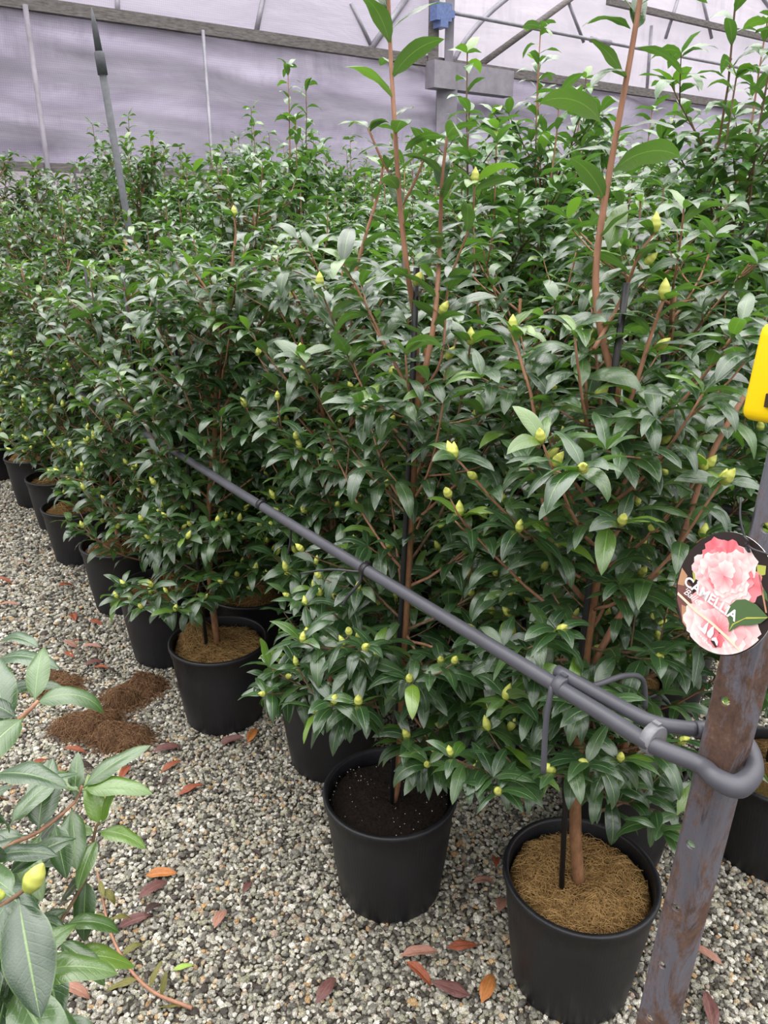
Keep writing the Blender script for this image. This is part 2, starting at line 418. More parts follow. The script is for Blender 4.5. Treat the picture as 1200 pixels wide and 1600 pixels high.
class Plant:
    def __init__(s, seed, blue=0.0, leafL=.082, lod=1):
        s.r = random.Random(seed); s.leaves = []; s.buds = []; s.br = MB(); s.blue = blue; s.LL = leafL * 1.10; s.lod = lod
        s.reject = None; s.avoid = None
    def leaf(s, p, az, e0, curl, L=None, young=0.0, wr=None, roll=None):
        r = s.r
        L = (L or s.LL) * r.uniform(.78, 1.15)
        wr = wr or (r.uniform(.37, .46) if not s.blue else r.uniform(.42, .52))
        if s.reject and s.reject(p): return
        tone = min(1, max(0, r.gauss(.45, .25)))
        s.leaves.append((p[0], p[1], p[2], az, e0, curl, L, L * wr, r.uniform(.12, .42), r.gauss(0, .32) if roll is None else roll,
                         tone, young, s.blue * r.uniform(.2, 1), r.uniform(0, 6.28)))
    def tube(s, pts, r0, r1, mi, n=None):
        k = len(pts); s.br.tube(pts, [r0 + (r1 - r0) * i / (k - 1) for i in range(k)], n or (7 if s.lod else 5), mi)
    def dress(s, pts, start, step, L=None, upright=True, young_tip=.25, curl=(1.1, 2.1), e=(.45, 1.15), end=1.0):
        """leaves along a polyline"""
        r = s.r; seg = [0]
        for a, b in zip(pts, pts[1:]): seg.append(seg[-1] + (b - a).length)
        tot = seg[-1]; d = tot * start; phi = r.uniform(0, 6.28); i = 0
        while d < tot * end:
            while i < len(pts) - 2 and seg[i + 1] < d: i += 1
            f = (d - seg[i]) / max(1e-6, seg[i + 1] - seg[i]); p = pts[i].lerp(pts[i + 1], min(1, f))
            T = (pts[i + 1] - pts[i]).normalized()
            q = d / tot
            if upright:
                phi += 2.4 + r.uniform(-.35, .35)
                az = phi; e0 = r.uniform(*e) * (.75 + .4 * q)
            else:
                taz = math.atan2(T.y, T.x); side = 1 if int(phi * 10) % 2 else -1
                phi += .1
                az = taz + side * r.uniform(.5, 1.35); e0 = r.uniform(0, .9)
            young = 0.0
            if q > .93 and r.random() < young_tip: young = r.uniform(.3, 1)
            elif r.random() < .035: young = r.uniform(.3, .7)
            s.leaf(p, az, e0, r.uniform(*curl), L, young)
            d += step * r.uniform(.7, 1.3)
        # whorl at the tip
        T = (pts[-1] - pts[-2]).normalized(); p = pts[-1]
        if end >= 1:
            for k in range(4):
                az = phi + k * 1.57 + r.uniform(-.4, .4)
                s.leaf(p, az, r.uniform(.3, 1.1), r.uniform(.8, 1.5), (L or s.LL) * .85, r.uniform(.3, 1) if r.random() < young_tip else 0)
    def bud(s, p, d, sc=1.0): s.buds.append((Vector(p), Vector(d).normalized(), sc * s.r.uniform(.9, 1.3)))
    def branch(s, p0, az, elev, L, twigs=3, budp=.6, mi=0, r0=.0035, step=.026, rise=.75):
        r = s.r; pts = [Vector(p0)]; k = 7; e = elev; a = az
        for i in range(k):
            e = e + (rise * (1.25 - e)) / k * 1.4 + r.uniform(-.08, .08); a += r.uniform(-.13, .13)
            pts.append(pts[-1] + Vector((math.cos(a) * math.cos(e), math.sin(a) * math.cos(e), math.sin(e))) * (L / k))
        if s.avoid and any(s.avoid(q) for q in pts): return pts
        s.tube(pts, r0, r0 * .45, mi)
        s.dress(pts, .18, step, upright=e > .75)
        for j in range(twigs):
            i = r.randint(1, k - 1); ta = a + r.choice((-1, 1)) * r.uniform(.6, 1.5); te = r.uniform(-.05, .7)
            tl = r.uniform(.06, .14); q = [pts[i]]
            for _ in range(3):
                te += .12; q.append(q[-1] + Vector((math.cos(ta) * math.cos(te), math.sin(ta) * math.cos(te), math.sin(te))) * (tl / 3))
            s.tube(q, r0 * .55, r0 * .35, mi, 5)
            s.dress(q, .25, .022, upright=False, young_tip=.08)
            if r.random() < budp: s.bud(q[-1], (q[-1] - q[-2]) + Vector((r.uniform(-.02, .02), r.uniform(-.02, .02), .02)))
        if r.random() < budp:
            for _ in range(r.choice((1, 1, 2))):
                s.bud(pts[-1] + Vector((r.uniform(-.006, .006), r.uniform(-.006, .006), 0)), Vector((r.uniform(-.6, .6), r.uniform(-.6, .6), 1)))
        if r.random() < budp * .7:
            i = r.randint(2, k - 1); s.bud(pts[i] + Vector((0, 0, .004)), Vector((r.uniform(-1, 1), r.uniform(-1, 1), .7)))
        return pts
    def body(s, trunk, zb, zt, nb, R, twigs=3, budp=.6, mi=0, rise=.8, elev=(.15, .7), step=.026, bias=None):
        """branches all round a trunk polyline between heights zb and zt"""
        r = s.r; a = r.uniform(0, 6.28)
        for k in range(nb):
            f = (k + .5) / nb; z = zb + (zt - zb) * f
            p = min(trunk, key=lambda q: abs(q.z - z)).copy(); 
            for A, B in zip(trunk, trunk[1:]):
                if min(A.z, B.z) <= z <= max(A.z, B.z) and abs(B.z - A.z) > 1e-5: p = A.lerp(B, (z - A.z) / (B.z - A.z))
            a += 2.4 + r.uniform(-.3, .3)
            aa = a
            if bias is not None and r.random() < .25: aa = bias + r.uniform(-.6, .6)
            L = R * (1.25 - .35 * f) * r.uniform(.85, 1.25)
            s.branch(p, aa, r.uniform(*elev) * (.6 + .7 * f), L, twigs, budp, mi, step=step, rise=rise)

BUDM = MB()
BUDM.lathe([(.0012, 0), (.0042, .002), (.0062, .007), (.0063, .011), (.0048, .016), (.0024, .0205), (.0003, .0235)], 9)
BUD = BUDM.mesh('flower_bud', ['bud'])

# ------------------------------------------------------------------ pots, mulch
def pot_mesh(R=.153, r=.120, h=.28):
    b = MB()
    k = (R - .006 - r) / (h - .03)
    out = [(0, 0.0), (r - .012, 0.0), (r - .003, .003), (r, .012), (r + k * .1, .1), (r + k * .2, .2), (R - .0085, h - .034), (R - .0045, h - .030),
           (R - .004, h - .012), (R, h - .010), (R, h - .002), (R - .003, h), (R - .009, h), (R - .0115, h - .004), (R - .0125, h - .03),
           (r + k * .2 - .004, .2), (r + .005, .1), (0, .1)]
    b.lathe(out, 56)
    return b.mesh('pot', ['pot'])
POT = pot_mesh()

def mulch_mesh(seed, z=.250, R=.141, kind='coir', lumps=(), fibres=500, open_side=None):
    rg = np.random.default_rng(seed); b = MB(); V = []; Fc = []; nr, na = 14, 44
    ph = rg.uniform(0, 6.28, 8)
    def hgt(x, y):
        hh = z + .004 * math.sin(38 * x + ph[0]) * math.cos(31 * y + ph[1]) + .003 * math.sin(90 * x + ph[2]) * math.sin(83 * y + ph[3])
        for (lx, ly, lr, lh) in lumps:
            hh += lh * math.exp(-((x - lx) ** 2 + (y - ly) ** 2) / lr ** 2)
        return hh
    for j in range(nr + 1):
        for k in range(na):
            rr = R * j / nr * (1 + (.02 * math.sin(3 * k / na * 6.28 + ph[4]) if j == nr else 0)) if j < nr else R * .985
            a = 2 * math.pi * k / na; x, y = rr * math.cos(a), rr * math.sin(a)
            V.append((x, y, hgt(x, y) - (.012 if j == nr else 0) + (rg.uniform(-.0015, .0015))))
    for j in range(nr):
        for k in range(na):
            k2 = (k + 1) % na; Fc.append((j * na + k, (j + 1) * na + k, (j + 1) * na + k2, j * na + k2))
    b.add(V, Fc, 0)
    me = b.mesh('mulch', ['coir' if kind == 'coir' else 'soil', 'fibre' if kind == 'coir' else 'perlite'])
    return me, hgt

def fibre_mesh(name, pts_fn, n, seed, rad=.00035, L=(.02, .05), mat='fibre', lift=.006, rmax=9.0):
    """curly fibres lying on a surface: three-sided strands"""
    rg = np.random.default_rng(seed); V = []; Q = []; T = []; K = 4
    for i in range(n):
        x, y, zf = pts_fn(rg); a = rg.uniform(0, 6.28); l = rg.uniform(*L); da = rg.normal(0, .5)
        cx, cy = x, y; o = len(V); tone = rg.random()
        up = rg.uniform(0, lift)
        for k in range(K + 1):
            zz = zf(cx, cy) + .0008 + up * math.sin(math.pi * k / K)
            q = math.hypot(cx, cy)
            if q > rmax: cx, cy = cx * rmax / q, cy * rmax / q
            px, py = -math.sin(a) * rad, math.cos(a) * rad
            V += [(cx + px, cy + py, zz), (cx - px, cy - py, zz), (cx, cy, zz + rad * 1.6)]
            T += [(tone, 0, 0)] * 3
            cx += math.cos(a) * l / K; cy += math.sin(a) * l / K; a += da
        for k in range(K):
            b = o + k * 3
            Q += [(b, b + 1, b + 4, b + 3), (b + 1, b + 2, b + 5, b + 4), (b + 2, b, b + 3, b + 5)]
    return np_mesh(name, np.array(V), np.array(Q), [mat], np.array(T))

def disc_pts(R, hf):
    def fn(rg):
        a = rg.uniform(0, 6.28); r = R * math.sqrt(rg.random())
        def zf(x, y):
            q = math.hypot(x, y)
            return hf(x, y) if q < R + .018 else hf(x * (R + .018) / q, y * (R + .018) / q) - .02
        return r * math.cos(a), r * math.sin(a), zf
    return fn

def perlite_mesh(seed, hf, R=.14, n=90):
    rg = np.random.default_rng(seed); b = MB()
    for i in range(n):
        a = rg.uniform(0, 6.28); r = R * math.sqrt(rg.random()); x, y = r * math.cos(a), r * math.sin(a); s = rg.uniform(.0008, .0018)
        P = [(x + s * q[0] * rg.uniform(.7, 1.3), y + s * q[1] * rg.uniform(.7, 1.3), hf(x, y) + .001 + s * q[2]) for q in ((1, 0, 0), (-1, 0, 0), (0, 1, 0), (0, -1, 0), (0, 0, 1), (0, 0, -1))]
        b.add(P, [(0, 2, 4), (2, 1, 4), (1, 3, 4), (3, 0, 4), (2, 0, 5), (1, 2, 5), (3, 1, 5), (0, 3, 5)], 0, False)
    return b.mesh('perlite', ['perlite'])

def clods(seed, hf, R=.135, n=260):
    rg = np.random.default_rng(seed); b = MB()
    for i in range(n):
        a = rg.uniform(0, 6.28); r = R * math.sqrt(rg.random()); x, y = r * math.cos(a), r * math.sin(a); s = rg.uniform(.0025, .007)
        P = [(x + s * q[0] * rg.uniform(.6, 1.3), y + s * q[1] * rg.uniform(.6, 1.3), hf(x, y) + s * .6 * q[2]) for q in ((1, 0, 0), (-1, 0, 0), (0, 1, 0), (0, -1, 0), (0, 0, 1), (0, 0, -1))]
        b.add(P, [(0, 2, 4), (2, 1, 4), (1, 3, 4), (3, 0, 4), (2, 0, 5), (1, 2, 5), (3, 1, 5), (0, 3, 5)], 0, False)
    return b.mesh('soil_clods', ['soil'])

ALLKIDS = {}
def plant_thing(P, label, loc, group=None, mulch='coir', lumps=(), seed=1, stake=None, fibres=900, barks=('bark_red', 'bark', 'trunk'), ns=8, nt=4, pot=True, tie=True):
    """loc: base of the pot. Plant coordinates are local to the pot base."""
    t = thing('potted_camellia', label, 'potted plant', loc, 0, group)
    ks = []
    ks.append(obj('pot', POT, t))
    me, hf = mulch_mesh(seed, kind=mulch, lumps=lumps)
    mu = obj('coir_mulch' if mulch == 'coir' else 'potting_soil', me, t); ks.append(mu)
    if fibres and mulch == 'coir':
        ks.append(obj('coir_fibre', fibre_mesh('coir_fibre', disc_pts(.118, hf), fibres, seed + 5, .00045, rmax=.137), t, kind='stuff'))
    if mulch != 'coir':
        ks.append(obj('perlite', perlite_mesh(seed, hf), t, kind='stuff'))
        ks.append(obj('soil_clods', clods(seed, hf), t, kind='stuff'))
    ks.append(obj('stem', P.br.mesh('stem', list(barks)), t))
    ks.append(obj('foliage', leaf_mesh('foliage', P.leaves, ns, nt), t))
    if stake:
        b = MB(); b.tube(stake, .0055, 8); ks.append(obj('stake', b.mesh('stake', ['stake']), t))
    rr = P.r.random
    for (p, d, sc) in P.buds[:95]:
        o = obj('flower_bud', BUD, t); o.location = p; o.rotation_euler = d.to_track_quat('Z', 'Y').to_euler(); o.scale = (sc, sc, sc); ks.append(o)
    ALLKIDS[t.name] = ks
    return t

# ------------------------------------------------------------------ setting: ground
g = MB(); g.add([(-40, -10, 0), (40, -10, 0), (40, 50, 0), (-40, 50, 0)], [(0, 1, 2, 3)], 0, False)
obj('floor', g.mesh('floor', ['ground']), kind='structure')

def gravel():
    rg = np.random.default_rng(5)
    ico = np.array([(0, 0, 1)] + [(math.cos(a) * .894, math.sin(a) * .894, .447) for a in [i * 1.2566 for i in range(5)]]
                   + [(math.cos(a) * .894, math.sin(a) * .894, -.447) for a in [i * 1.2566 + .628 for i in range(5)]] + [(0, 0, -1)])
    tri = []
    for i in range(5):
        j = (i + 1) % 5
        tri += [(0, 1 + i, 1 + j), (1 + i, 6 + i, 1 + j), (1 + j, 6 + i, 6 + j), (6 + i, 11, 6 + j)]
    tri = np.array(tri)
    # the stretch of ground the row gaps leave open, in row coordinates
    out = []
    def field(step, cond, sc):
        us = np.arange(-1.2, 7.4, step); vs = np.arange(-4.6, 2.5, step)
        gu, gv = np.meshgrid(us, vs); gu = gu.ravel() + rg.uniform(-.5, .5, gu.size) * step; gv = gv.ravel() + rg.uniform(-.5, .5, gv.size) * step
        x = UU.x * gu + VV.x * gv; y = UU.y * gu + VV.y * gv
        d = np.hypot(x, y)
        dep = y * math.cos(PITCH) + H * math.sin(PITCH)
        px = 600 + F * x / dep; py = 800 + F * (H * math.cos(PITCH) - y * math.sin(PITCH)) / dep
        k = (px > -220) & (px < 1420) & (py < 1850) & (y > .3) & cond(d, gv, gu)
        n = k.sum(); z = rg.uniform(-.001, .007, n)
        out.append(np.stack([x[k], y[k], z, sc * rg.uniform(.0042, .0082, n)], 1))
    field(.0088, lambda d, v, u: (d < 2.7) & (v < 1.35), 1.0)
    field(.0105, lambda d, v, u: (d < 2.7) & (v >= 1.35), 1.1)
    field(.0125, lambda d, v, u: (d >= 2.7) & (v < 1.25), 1.35)
    A = np.concatenate(out); n = len(A)
    # bigger stones here and there
    big = rg.random(n) < .05; A[big, 3] *= 1.5
    sc = A[:, 3:4] * np.stack([rg.uniform(.75, 1.35, n), rg.uniform(.65, 1.1, n), rg.uniform(.5, .85, n)], 1)
    V = ico[None] * (1 + rg.uniform(-.22, .22, (n, 12, 1))) * sc[:, None, :]
    a = rg.uniform(0, 6.28, n); b = rg.normal(0, .45, n)
    ca, sa, cb, sb = [q[:, None] for q in (np.cos(a), np.sin(a), np.cos(b), np.sin(b))]
    x, y, z = V[..., 0], V[..., 1], V[..., 2]
    y, z = y * cb - z * sb, y * sb + z * cb
    x, y = x * ca - y * sa, x * sa + y * ca
    V = np.stack([x, y, z], -1) + A[:, None, :3]
    V = V.reshape(-1, 3); T = (tri[None] + (np.arange(n) * 12)[:, None, None]).reshape(-1, 3)
    pal = np.array([(.46, .45, .41), (.62, .61, .58), (.33, .325, .30), (.21, .205, .185), (.115, .11, .10), (.40, .385, .31), (.30, .30, .235),
                    (.48, .38, .27), (.42, .28, .15), (.36, .29, .25), (.06, .05, .045)])
    pr = np.array([.17, .13, .14, .13, .11, .08, .08, .045, .02, .03, .085]); pr /= pr.sum()
    c = pal[rg.choice(len(pal), n, p=pr)] * rg.uniform(.70, 1.15, (n, 1)) * np.array([.97, .94, .86])
    print('stones', n)
    return np_mesh('gravel', V, T, ['stone'], np.repeat(c, 12, 0), None, False)
obj('gravel', gravel(), kind='stuff', label='grey and white crushed gravel covering the nursery floor', category='gravel')

# ------------------------------------------------------------------ setting: end wall of the tunnel house
WU = 7.5
RW = Matrix.Rotation(_a, 3, 'Z')              # local x -> across the rows (V), local y -> along the rows (U)
def wp(x, y, du=0.0): return on_u(x, y, WU + du)
def sheet(name, v0, v1, z0, z1, u, mat, amp=0.0, seed=0, nv=120, nz=30):
    ph = random.Random(seed); k = [ph.uniform(0, 6) for _ in range(6)]; b = MB(); V = []; Fc = []
    for j in range(nz + 1):
        for i in range(nv + 1):
            v = v0 + (v1 - v0) * i / nv; z = z0 + (z1 - z0) * j / nz
            d = amp * (math.sin(z * 13 + 1.1 * math.sin(v * 1.3 + k[0]) + k[1]) * .55 + math.sin(z * 27 + v * 2.1 + math.sin(v * 3 + k[2])) * .25 + math.sin(v * 5.1 + z * 6 + k[3]) * .35)
            V.append((v, d, z))
    for j in range(nz):
        for i in range(nv):
            a = j * (nv + 1) + i; Fc.append((a, a + 1, a + nv + 2, a + nv + 1))
    b.add(V, Fc, 0)
    o = obj(name, b.mesh(name, [mat])); o.location = W(u, 0, 0); o.rotation_euler = (0, 0, _a); o['kind'] = 'structure'
    return o
V6 = 5.93
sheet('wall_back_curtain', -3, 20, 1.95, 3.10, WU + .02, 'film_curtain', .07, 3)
sheet('wall_back_skirt', -3, 20, 0, 1.96, WU + .04, 'film_low', .01, 4, 60, 6)
sheet('wall_back_netting', -3, V6, 3.10, 6.5, WU + .03, 'film_top', .012, 6, 60, 10)
sheet('wall_back_gable', V6, 20, 3.10, 7.5, WU + .05, 'film_gable', .012, 7, 60, 10)

def bar(name, p, q, r, mat, n=8, square=None, **kw):
    b = MB()
    p, q = Vector(p), Vector(q)
    if square:
        d = (q - p); L = d.length; rot = d.to_track_quat('X', 'Z').to_matrix()
        b.box((p + q) / 2, (L, square[0], square[1]), rot)
    else: b.tube([p, q], r, n)
    o = obj(name, b.mesh(name, [mat]))
    for k, v in kw.items(): o[k] = v
    return o
bar('trim_1', W(WU - .04, -3, 3.12), W(WU - .04, 20, 3.12), 0, 'wood', square=(.07, .095), kind='structure')
bar('trim_2', W(WU - .04, -3, 1.93), W(WU - .04, 20, 1.93), 0, 'wood', square=(.07, .07), kind='structure')
bar('trim_3', W(WU - .02, 8.6, 4.05), W(WU - .02, 20, 4.05), 0, 'wood', square=(.06, .07), kind='structure')
for i, (v, r, m, z1) in enumerate([(1.74, .022, 'greybox', 3.1), (3.22, .016, 'galv', 3.1), (-.4, .022, 'greybox', 3.1)]):
    bar('trim_%d' % (i + 4), W(WU - .09, v, 0), W(WU - .09, v, z1), r, m, kind='structure')
# gutter block and corner post over the bay joint
bar('pillar_back', W(WU - .10, 6.02, 0), W(WU - .10, 6.02, 3.08), 0, 'greybox', square=(.16, .22), kind='structure')
bar('beam_gutter', W(WU - .14, 5.75, 2.98), W(WU - .14, 6.9, 2.98), 0, 'greybox', square=(.16, .26), kind='structure')
bar('trim_7', W(WU - .09, 5.83, 3.1), W(WU - .09, 5.83, 6.4), 0, 'wood', square=(.08, .11), kind='structure')
bar('trim_8', W(WU - .12, 6.02, 3.1), W(WU - .12, 6.02, 6.4), 0, 'greybox', square=(.10, .09), kind='structure')
b = MB(); c0 = wp(689, 20, -.2)
b.box(c0, (.20, .12, .16), RW); b.box(c0 + Vector((0, 0, -.1)), (.10, .13, .08), RW); b.box(c0 + RW @ Vector((.13, 0, 0)), (.07, .06, .07), RW)
o = obj('pipe_bracket', b.mesh('pipe_bracket', ['bluepl'])); o['label'] = 'blue bracket clamping the wire rail to the corner post'; o['category'] = 'bracket'
b = MB(); zc = wp(702, 19, -.2).z; vc = wp(702, 19, -.2).dot(VV)
b.tube([W(WU - .2, vc, zc), W(WU - .2, 14, zc)], .020, 8); b.tube([W(WU - .2, vc + 2.2, zc), W(WU - .2, vc + 2.55, zc)], .034, 8)
o = obj('tension_pipe', b.mesh('tension_pipe', ['galv'])); o['label'] = 'thin steel pipe running level across the gable from the blue bracket'; o['category'] = 'pipe'
def wall_bar(i, a, q, r=.03, mat='galv', du=.03):
    bar('trim_%d' % i, wp(*a, du), wp(*q, du), r, mat, kind='structure')
# trusses and bows seen through the film
wall_bar(9, (752, 100), (930, -30), .035, 'wood', -.03)
wall_bar(10, (885, -5), (912, 66), .02, 'galv', .0)
wall_bar(11, (1018, 40), (1010, 150), .022)
wall_bar(12, (1062, -10), (1040, 60), .022)
wall_bar(13, (1096, -10), (1112, 60), .022)
wall_bar(14, (1180, -20), (1230, 50), .03)
wall_bar(15, (183, -10), (184, 25), .022)
wall_bar(16, (412, -10), (400, 52), .025)
wall_bar(17, (548, 5), (582, 76), .022)
wall_bar(18, (640, -10), (575, 82), .035)
b = MB(); b.tube(crv([wp(708, 96, .0), wp(728, 62, .0), wp(765, 20, .0), wp(820, -25, .0)], 14), .03, 8)
o = obj('trim_19', b.mesh('bow', ['galv'])); o['kind'] = 'structure'

# ------------------------------------------------------------------ front steel post, cap, hose, tag
PV = .75
pb = on_v(1119, 1170, PV); base = Vector((pb.x, pb.y, 0)) 
ptop = on_v(1266, 560, PV + .0)
lean = (ptop - pb) / (ptop.z - pb.z)
def post_at(z): return pb + lean * (z - pb.z)
zt = 1.35
post = thing('steel_post', 'rust streaked perforated steel post holding the grey pipe at the row end', 'post', post_at(0))
PR = math.radians(-48)                          # turn of the post about its axis
def post_mesh():
    # rolled channel: wide web with holes, flanges turned back
    w, fl, th = .041, .028, .004
    prof = [(-w / 2, fl), (-w / 2, .004), (-w / 2 + .004, 0), (w / 2 - .009, 0), (w / 2 - .006, -.0022), (w / 2 - .001, -.0022), (w / 2 + .001, .004), (w / 2 + .008, fl), (w / 2 + .008 - th, fl), (w / 2 - th, th + .002), (w / 2 - th - .002, th), (-w / 2 + th + .002, th), (-w / 2 + th, th + .002), (-w / 2 + th, fl)]
    b = MB(); V = []; n = len(prof); zs = [0, zt]
    for z in zs:
        c = lean * z; 
        for (x, y) in prof:
            q = Matrix.Rotation(PR, 3, 'Z') @ Vector((x, y, 0)); V.append((c.x + q.x, c.y + q.y, z))
    Fc = [(k, (k + 1) % n, n + (k + 1) % n, n + k) for k in range(n)] + [tuple(range(n - 1, -1, -1)), tuple(range(n, 2 * n))]
    b.add(V, Fc, 0, False)
    o = obj('post_body', b.mesh('post_body', ['steel']), post)
    cb = MB(); z = .085
    for z in [.10 + .1085 * i for i in range(11)]:
        c = lean * z; d = Matrix.Rotation(PR, 3, 'Z') @ Vector((0, 1, 0)); s = Matrix.Rotation(PR, 3, 'Z') @ Vector((-.003, 0, 0))
        p = Vector((c.x, c.y, z)) + s
        cb.tube([p - d * .02, p + d * .012], .0062, 16)
    co = obj('cut', cb.mesh('cut', ['steel']))
    md = o.modifiers.new('b', 'BOOLEAN'); md.object = co; md.operation = 'DIFFERENCE'; md.solver = 'EXACT'
    co.parent = post
    bpy.context.view_layer.update()
    dg = bpy.context.evaluated_depsgraph_get()
    me = bpy.data.meshes.new_from_object(o.evaluated_get(dg)); o.modifiers.clear(); o.data = me
    bpy.data.objects.remove(co)
    return o
post_mesh()
# yellow cap
RP = Matrix.Rotation(PR, 3, 'Z')
import bmesh
def rounded_box(name, size, bev, mats, seg=4, loc=(0, 0, 0), rot=None, taper=0.0):
    bm = bmesh.new(); bmesh.ops.create_cube(bm, size=1.0)
    for v in bm.verts:
        k = 1 - taper * (v.co.z + .5)
        v.co = Vector((v.co.x * size[0] * k, v.co.y * size[1] * k, v.co.z * size[2]))
    bmesh.ops.bevel(bm, geom=bm.edges[:], offset=bev, segments=seg, affect='EDGES', profile=.6)
    M4 = Matrix.Translation(loc) @ (rot.to_4x4() if rot is not None else Matrix.Identity(4)); bm.transform(M4)
    me = bpy.data.meshes.new(name); bm.to_mesh(me); bm.free()
    for m in mats: me.materials.append(MAT[m])
    for p in me.polygons: p.use_smooth = True
    return me
cz = 1.345; cc = lean * cz
cap = obj('safety_cap', rounded_box('safety_cap', (.084, .072, .096), .013, ['yellow'], 4, (cc.x + .005, cc.y + .012, cz), RP, .10), post)
cap['label'] = 'bright yellow plastic cap'
sl = MB(); sp_ = RP @ Vector((-.008, -.0350, -.024)); sl.box((cc.x + sp_.x + .005, cc.y + sp_.y + .012, cz + sp_.z), (.020, .006, .013), RP)
obj('cap_slot', sl.mesh('cap_slot', ['slot']), cap)

# hose (poly pipe) looped round the post and clipped back on itself
hose = thing('irrigation_pipe', 'grey poly irrigation pipe looped round the steel post and running down the row', 'pipe', (0, 0, 0))
HV, HZ = .712, .885
def hp(u, dv=0, dz=0): return W(u, HV + dv, HZ + dz)
b = MB(); pc = post_at(HZ)
xl, yl = RP @ Vector((1, 0, 0)), RP @ Vector((0, 1, 0))
path = [hp(u, 0, .003 * math.sin(u * 3) + (-.004 if u > 2 else 0)) for u in (7.2, 6, 5, 4, 3.2, 2.5, 2.0, 1.6, 1.2, .9, .75, .62, .52, .45)]
cm = pc + yl * .016
fw = (-UU * .8 - VV * .2).normalized(); sd = VV
loop = [cm - sd * .037 - fw * .004, cm - sd * .036 + fw * .022, cm - sd * .018 + fw * .043 + Vector((0, 0, -.004)), cm + sd * .018 + fw * .040, cm + sd * .040 + fw * .012 + Vector((0, 0, .006)), cm + sd * .036 - fw * .016 + Vector((0, 0, .010)), hp(pc.dot(UU) + .038, .056, .014)]
tail = [hp(.462, .028, .014), hp(.50, .020, .014), hp(.62, .016, .013)]
pp = crv(path + loop, 150)
ln = len(path) - 1; fl = []
R_ = []
for i, q in enumerate(pp):
    d = (q - loop[2]).length
    k = max(0, 1 - d / .045); R_.append(.0105 * (1 + .30 * k)); fl.append(1 - .45 * k)
b.tube(pp, R_, 14, 0, True)
b.tube(crv([loop[-1]] + tail, 30), .0092, 12)
obj('main_pipe', b.mesh('main_pipe', ['pipe']), hose)
def ring(u, r=.0135, w=.010, mat='pipe', dv=0, dz=0, r2=None):
    b = MB(); c = hp(u, dv, dz); b.tube([c - UU * w, c - UU * w * .9, c + UU * w * .9, c + UU * w], [r * .9, r, r, r * .9], 18)
    b.box(c + Vector((0, 0, r)) + VV * .004, (.006, .010, .006), RW)
    return obj('pipe_clamp', b.mesh('pipe_clamp', [mat]), hose)
c1 = ring(.455, .0195, .0075, 'clamp', .009, .004); c1['label'] = 'pale grey pipe clamp'
ring(.60, .0150, .008, 'pipe', .004, .003)
ring(1.075, .0125, .007, 'stake'); ring(1.50, .0125, .007, 'stake')
hose2 = thing('irrigation_pipe', 'dark irrigation pipe half hidden behind the leaves right of the tall red shoot', 'pipe', (0, 0, 0))
h2 = on_z(990, 750, HZ); v2 = h2.dot(VV)
b = MB(); b.tube([W(.4, v2, HZ), W(7, v2, HZ)], .0105, 10); obj('main_pipe', b.mesh('main_pipe', ['tube']), hose2)

def micro(label, pts, r=.0032, mat='tube'):
    b = MB(); b.tube(crv(pts, 26), r, 8); o = obj('drip_tube', b.mesh('drip_tube', [mat])); o['label'] = label; o['category'] = 'drip tube'; o['group'] = 'drip tubes hanging from the pipe'
Yh = hp(.60).y
micro('grey drip tube hanging straight down from the pipe beside the front pot', [hp(.612, 0, -.01), on_y(862, 1075, Yh), on_y(853, 1130, Yh - .01), on_y(849, 1208, Yh - .015)], .0042, 'pipe')
micro('grey drip tube curling right behind the pipe near the steel post', [hp(.60, .01, 0), on_y(925, 1072, Yh + .02), on_y(975, 1056, Yh + .06), on_y(1004, 1062, Yh + .09), on_y(1008, 1105, Yh + .10)], .0042, 'pipe')
Yh = hp(1.08).y
micro('thin black drip tube arching left off the middle of the pipe', [hp(1.08), on_y(560, 893, Yh), on_y(515, 890, Yh + .03), on_y(470, 896, Yh + .06)], .0022)
micro('short black drip tube slanting down under the middle of the pipe', [hp(1.09), on_y(562, 910, Yh), on_y(545, 930, Yh), on_y(536, 945, Yh)], .003)
Yh = hp(1.5).y
micro('black drip tube dangling from the far end of the bare stretch of pipe', [hp(1.49), on_y(448, 808, Yh), on_y(454, 840, Yh + .02), on_y(450, 866, Yh + .03)], .003)
Yh = hp(2.2).y
micro('black drip tube dropping behind the third pot of the outer row', [hp(2.05), on_y(270, 745, Yh), on_y(255, 790, Yh)], .003)

# plant tag --------------------------------------------------------
def flat(key, name, c, rough=.3):
    MAT[key] = M(name).set(color=c, rough=rough, spec=.5).m
flat('t_dark', 'tag_dark', (0.030, 0.020, 0.020)); flat('t_brown', 'tag_brown', (0.20, 0.085, 0.075)); flat('t_tan', 'tag_tan', (0.50, 0.28, 0.16))
flat('t_white', 'tag_white', (0.92, 0.90, 0.92)); flat('t_green', 'tag_green', (0.085, 0.15, 0.06)); flat('t_lime', 'tag_lime', (0.46, 0.48, 0.10))
flat('t_pale', 'tag_pale_pink', (0.92, 0.62, 0.64)); flat('t_cream', 'tag_cream', (0.90, 0.72, 0.55)); flat('t_edge', 'tag_edge', (0.75, 0.75, 0.72))
def petal_mat():
    m = M('tag_petals').set(rough=.3, spec=.5)
    at = m.n('Attribute', attribute_name='tint'); s = m.n('SeparateColor'); m.l(at.outputs['Color'], s.inputs[0])
    m.base(m.ramp(s.outputs[0], [(0, (0.72, 0.13, 0.17)), (.35, (0.85, 0.34, 0.37)), (.7, (0.93, 0.62, 0.62)), (1, (0.97, 0.84, 0.80))]))
    return m.m
MAT['t_petal'] = petal_mat()
tagz = 1.125
tc0 = post_at(tagz) + Vector((-.052, -.040, .004))
tag = thing('plant_tag', 'round glossy picture tag of pink camellia blooms tied to the steel post', 'plant tag', tc0, 0)
tag.rotation_euler = (math.radians(-8), math.radians(10), math.radians(-62))
TR = .0605
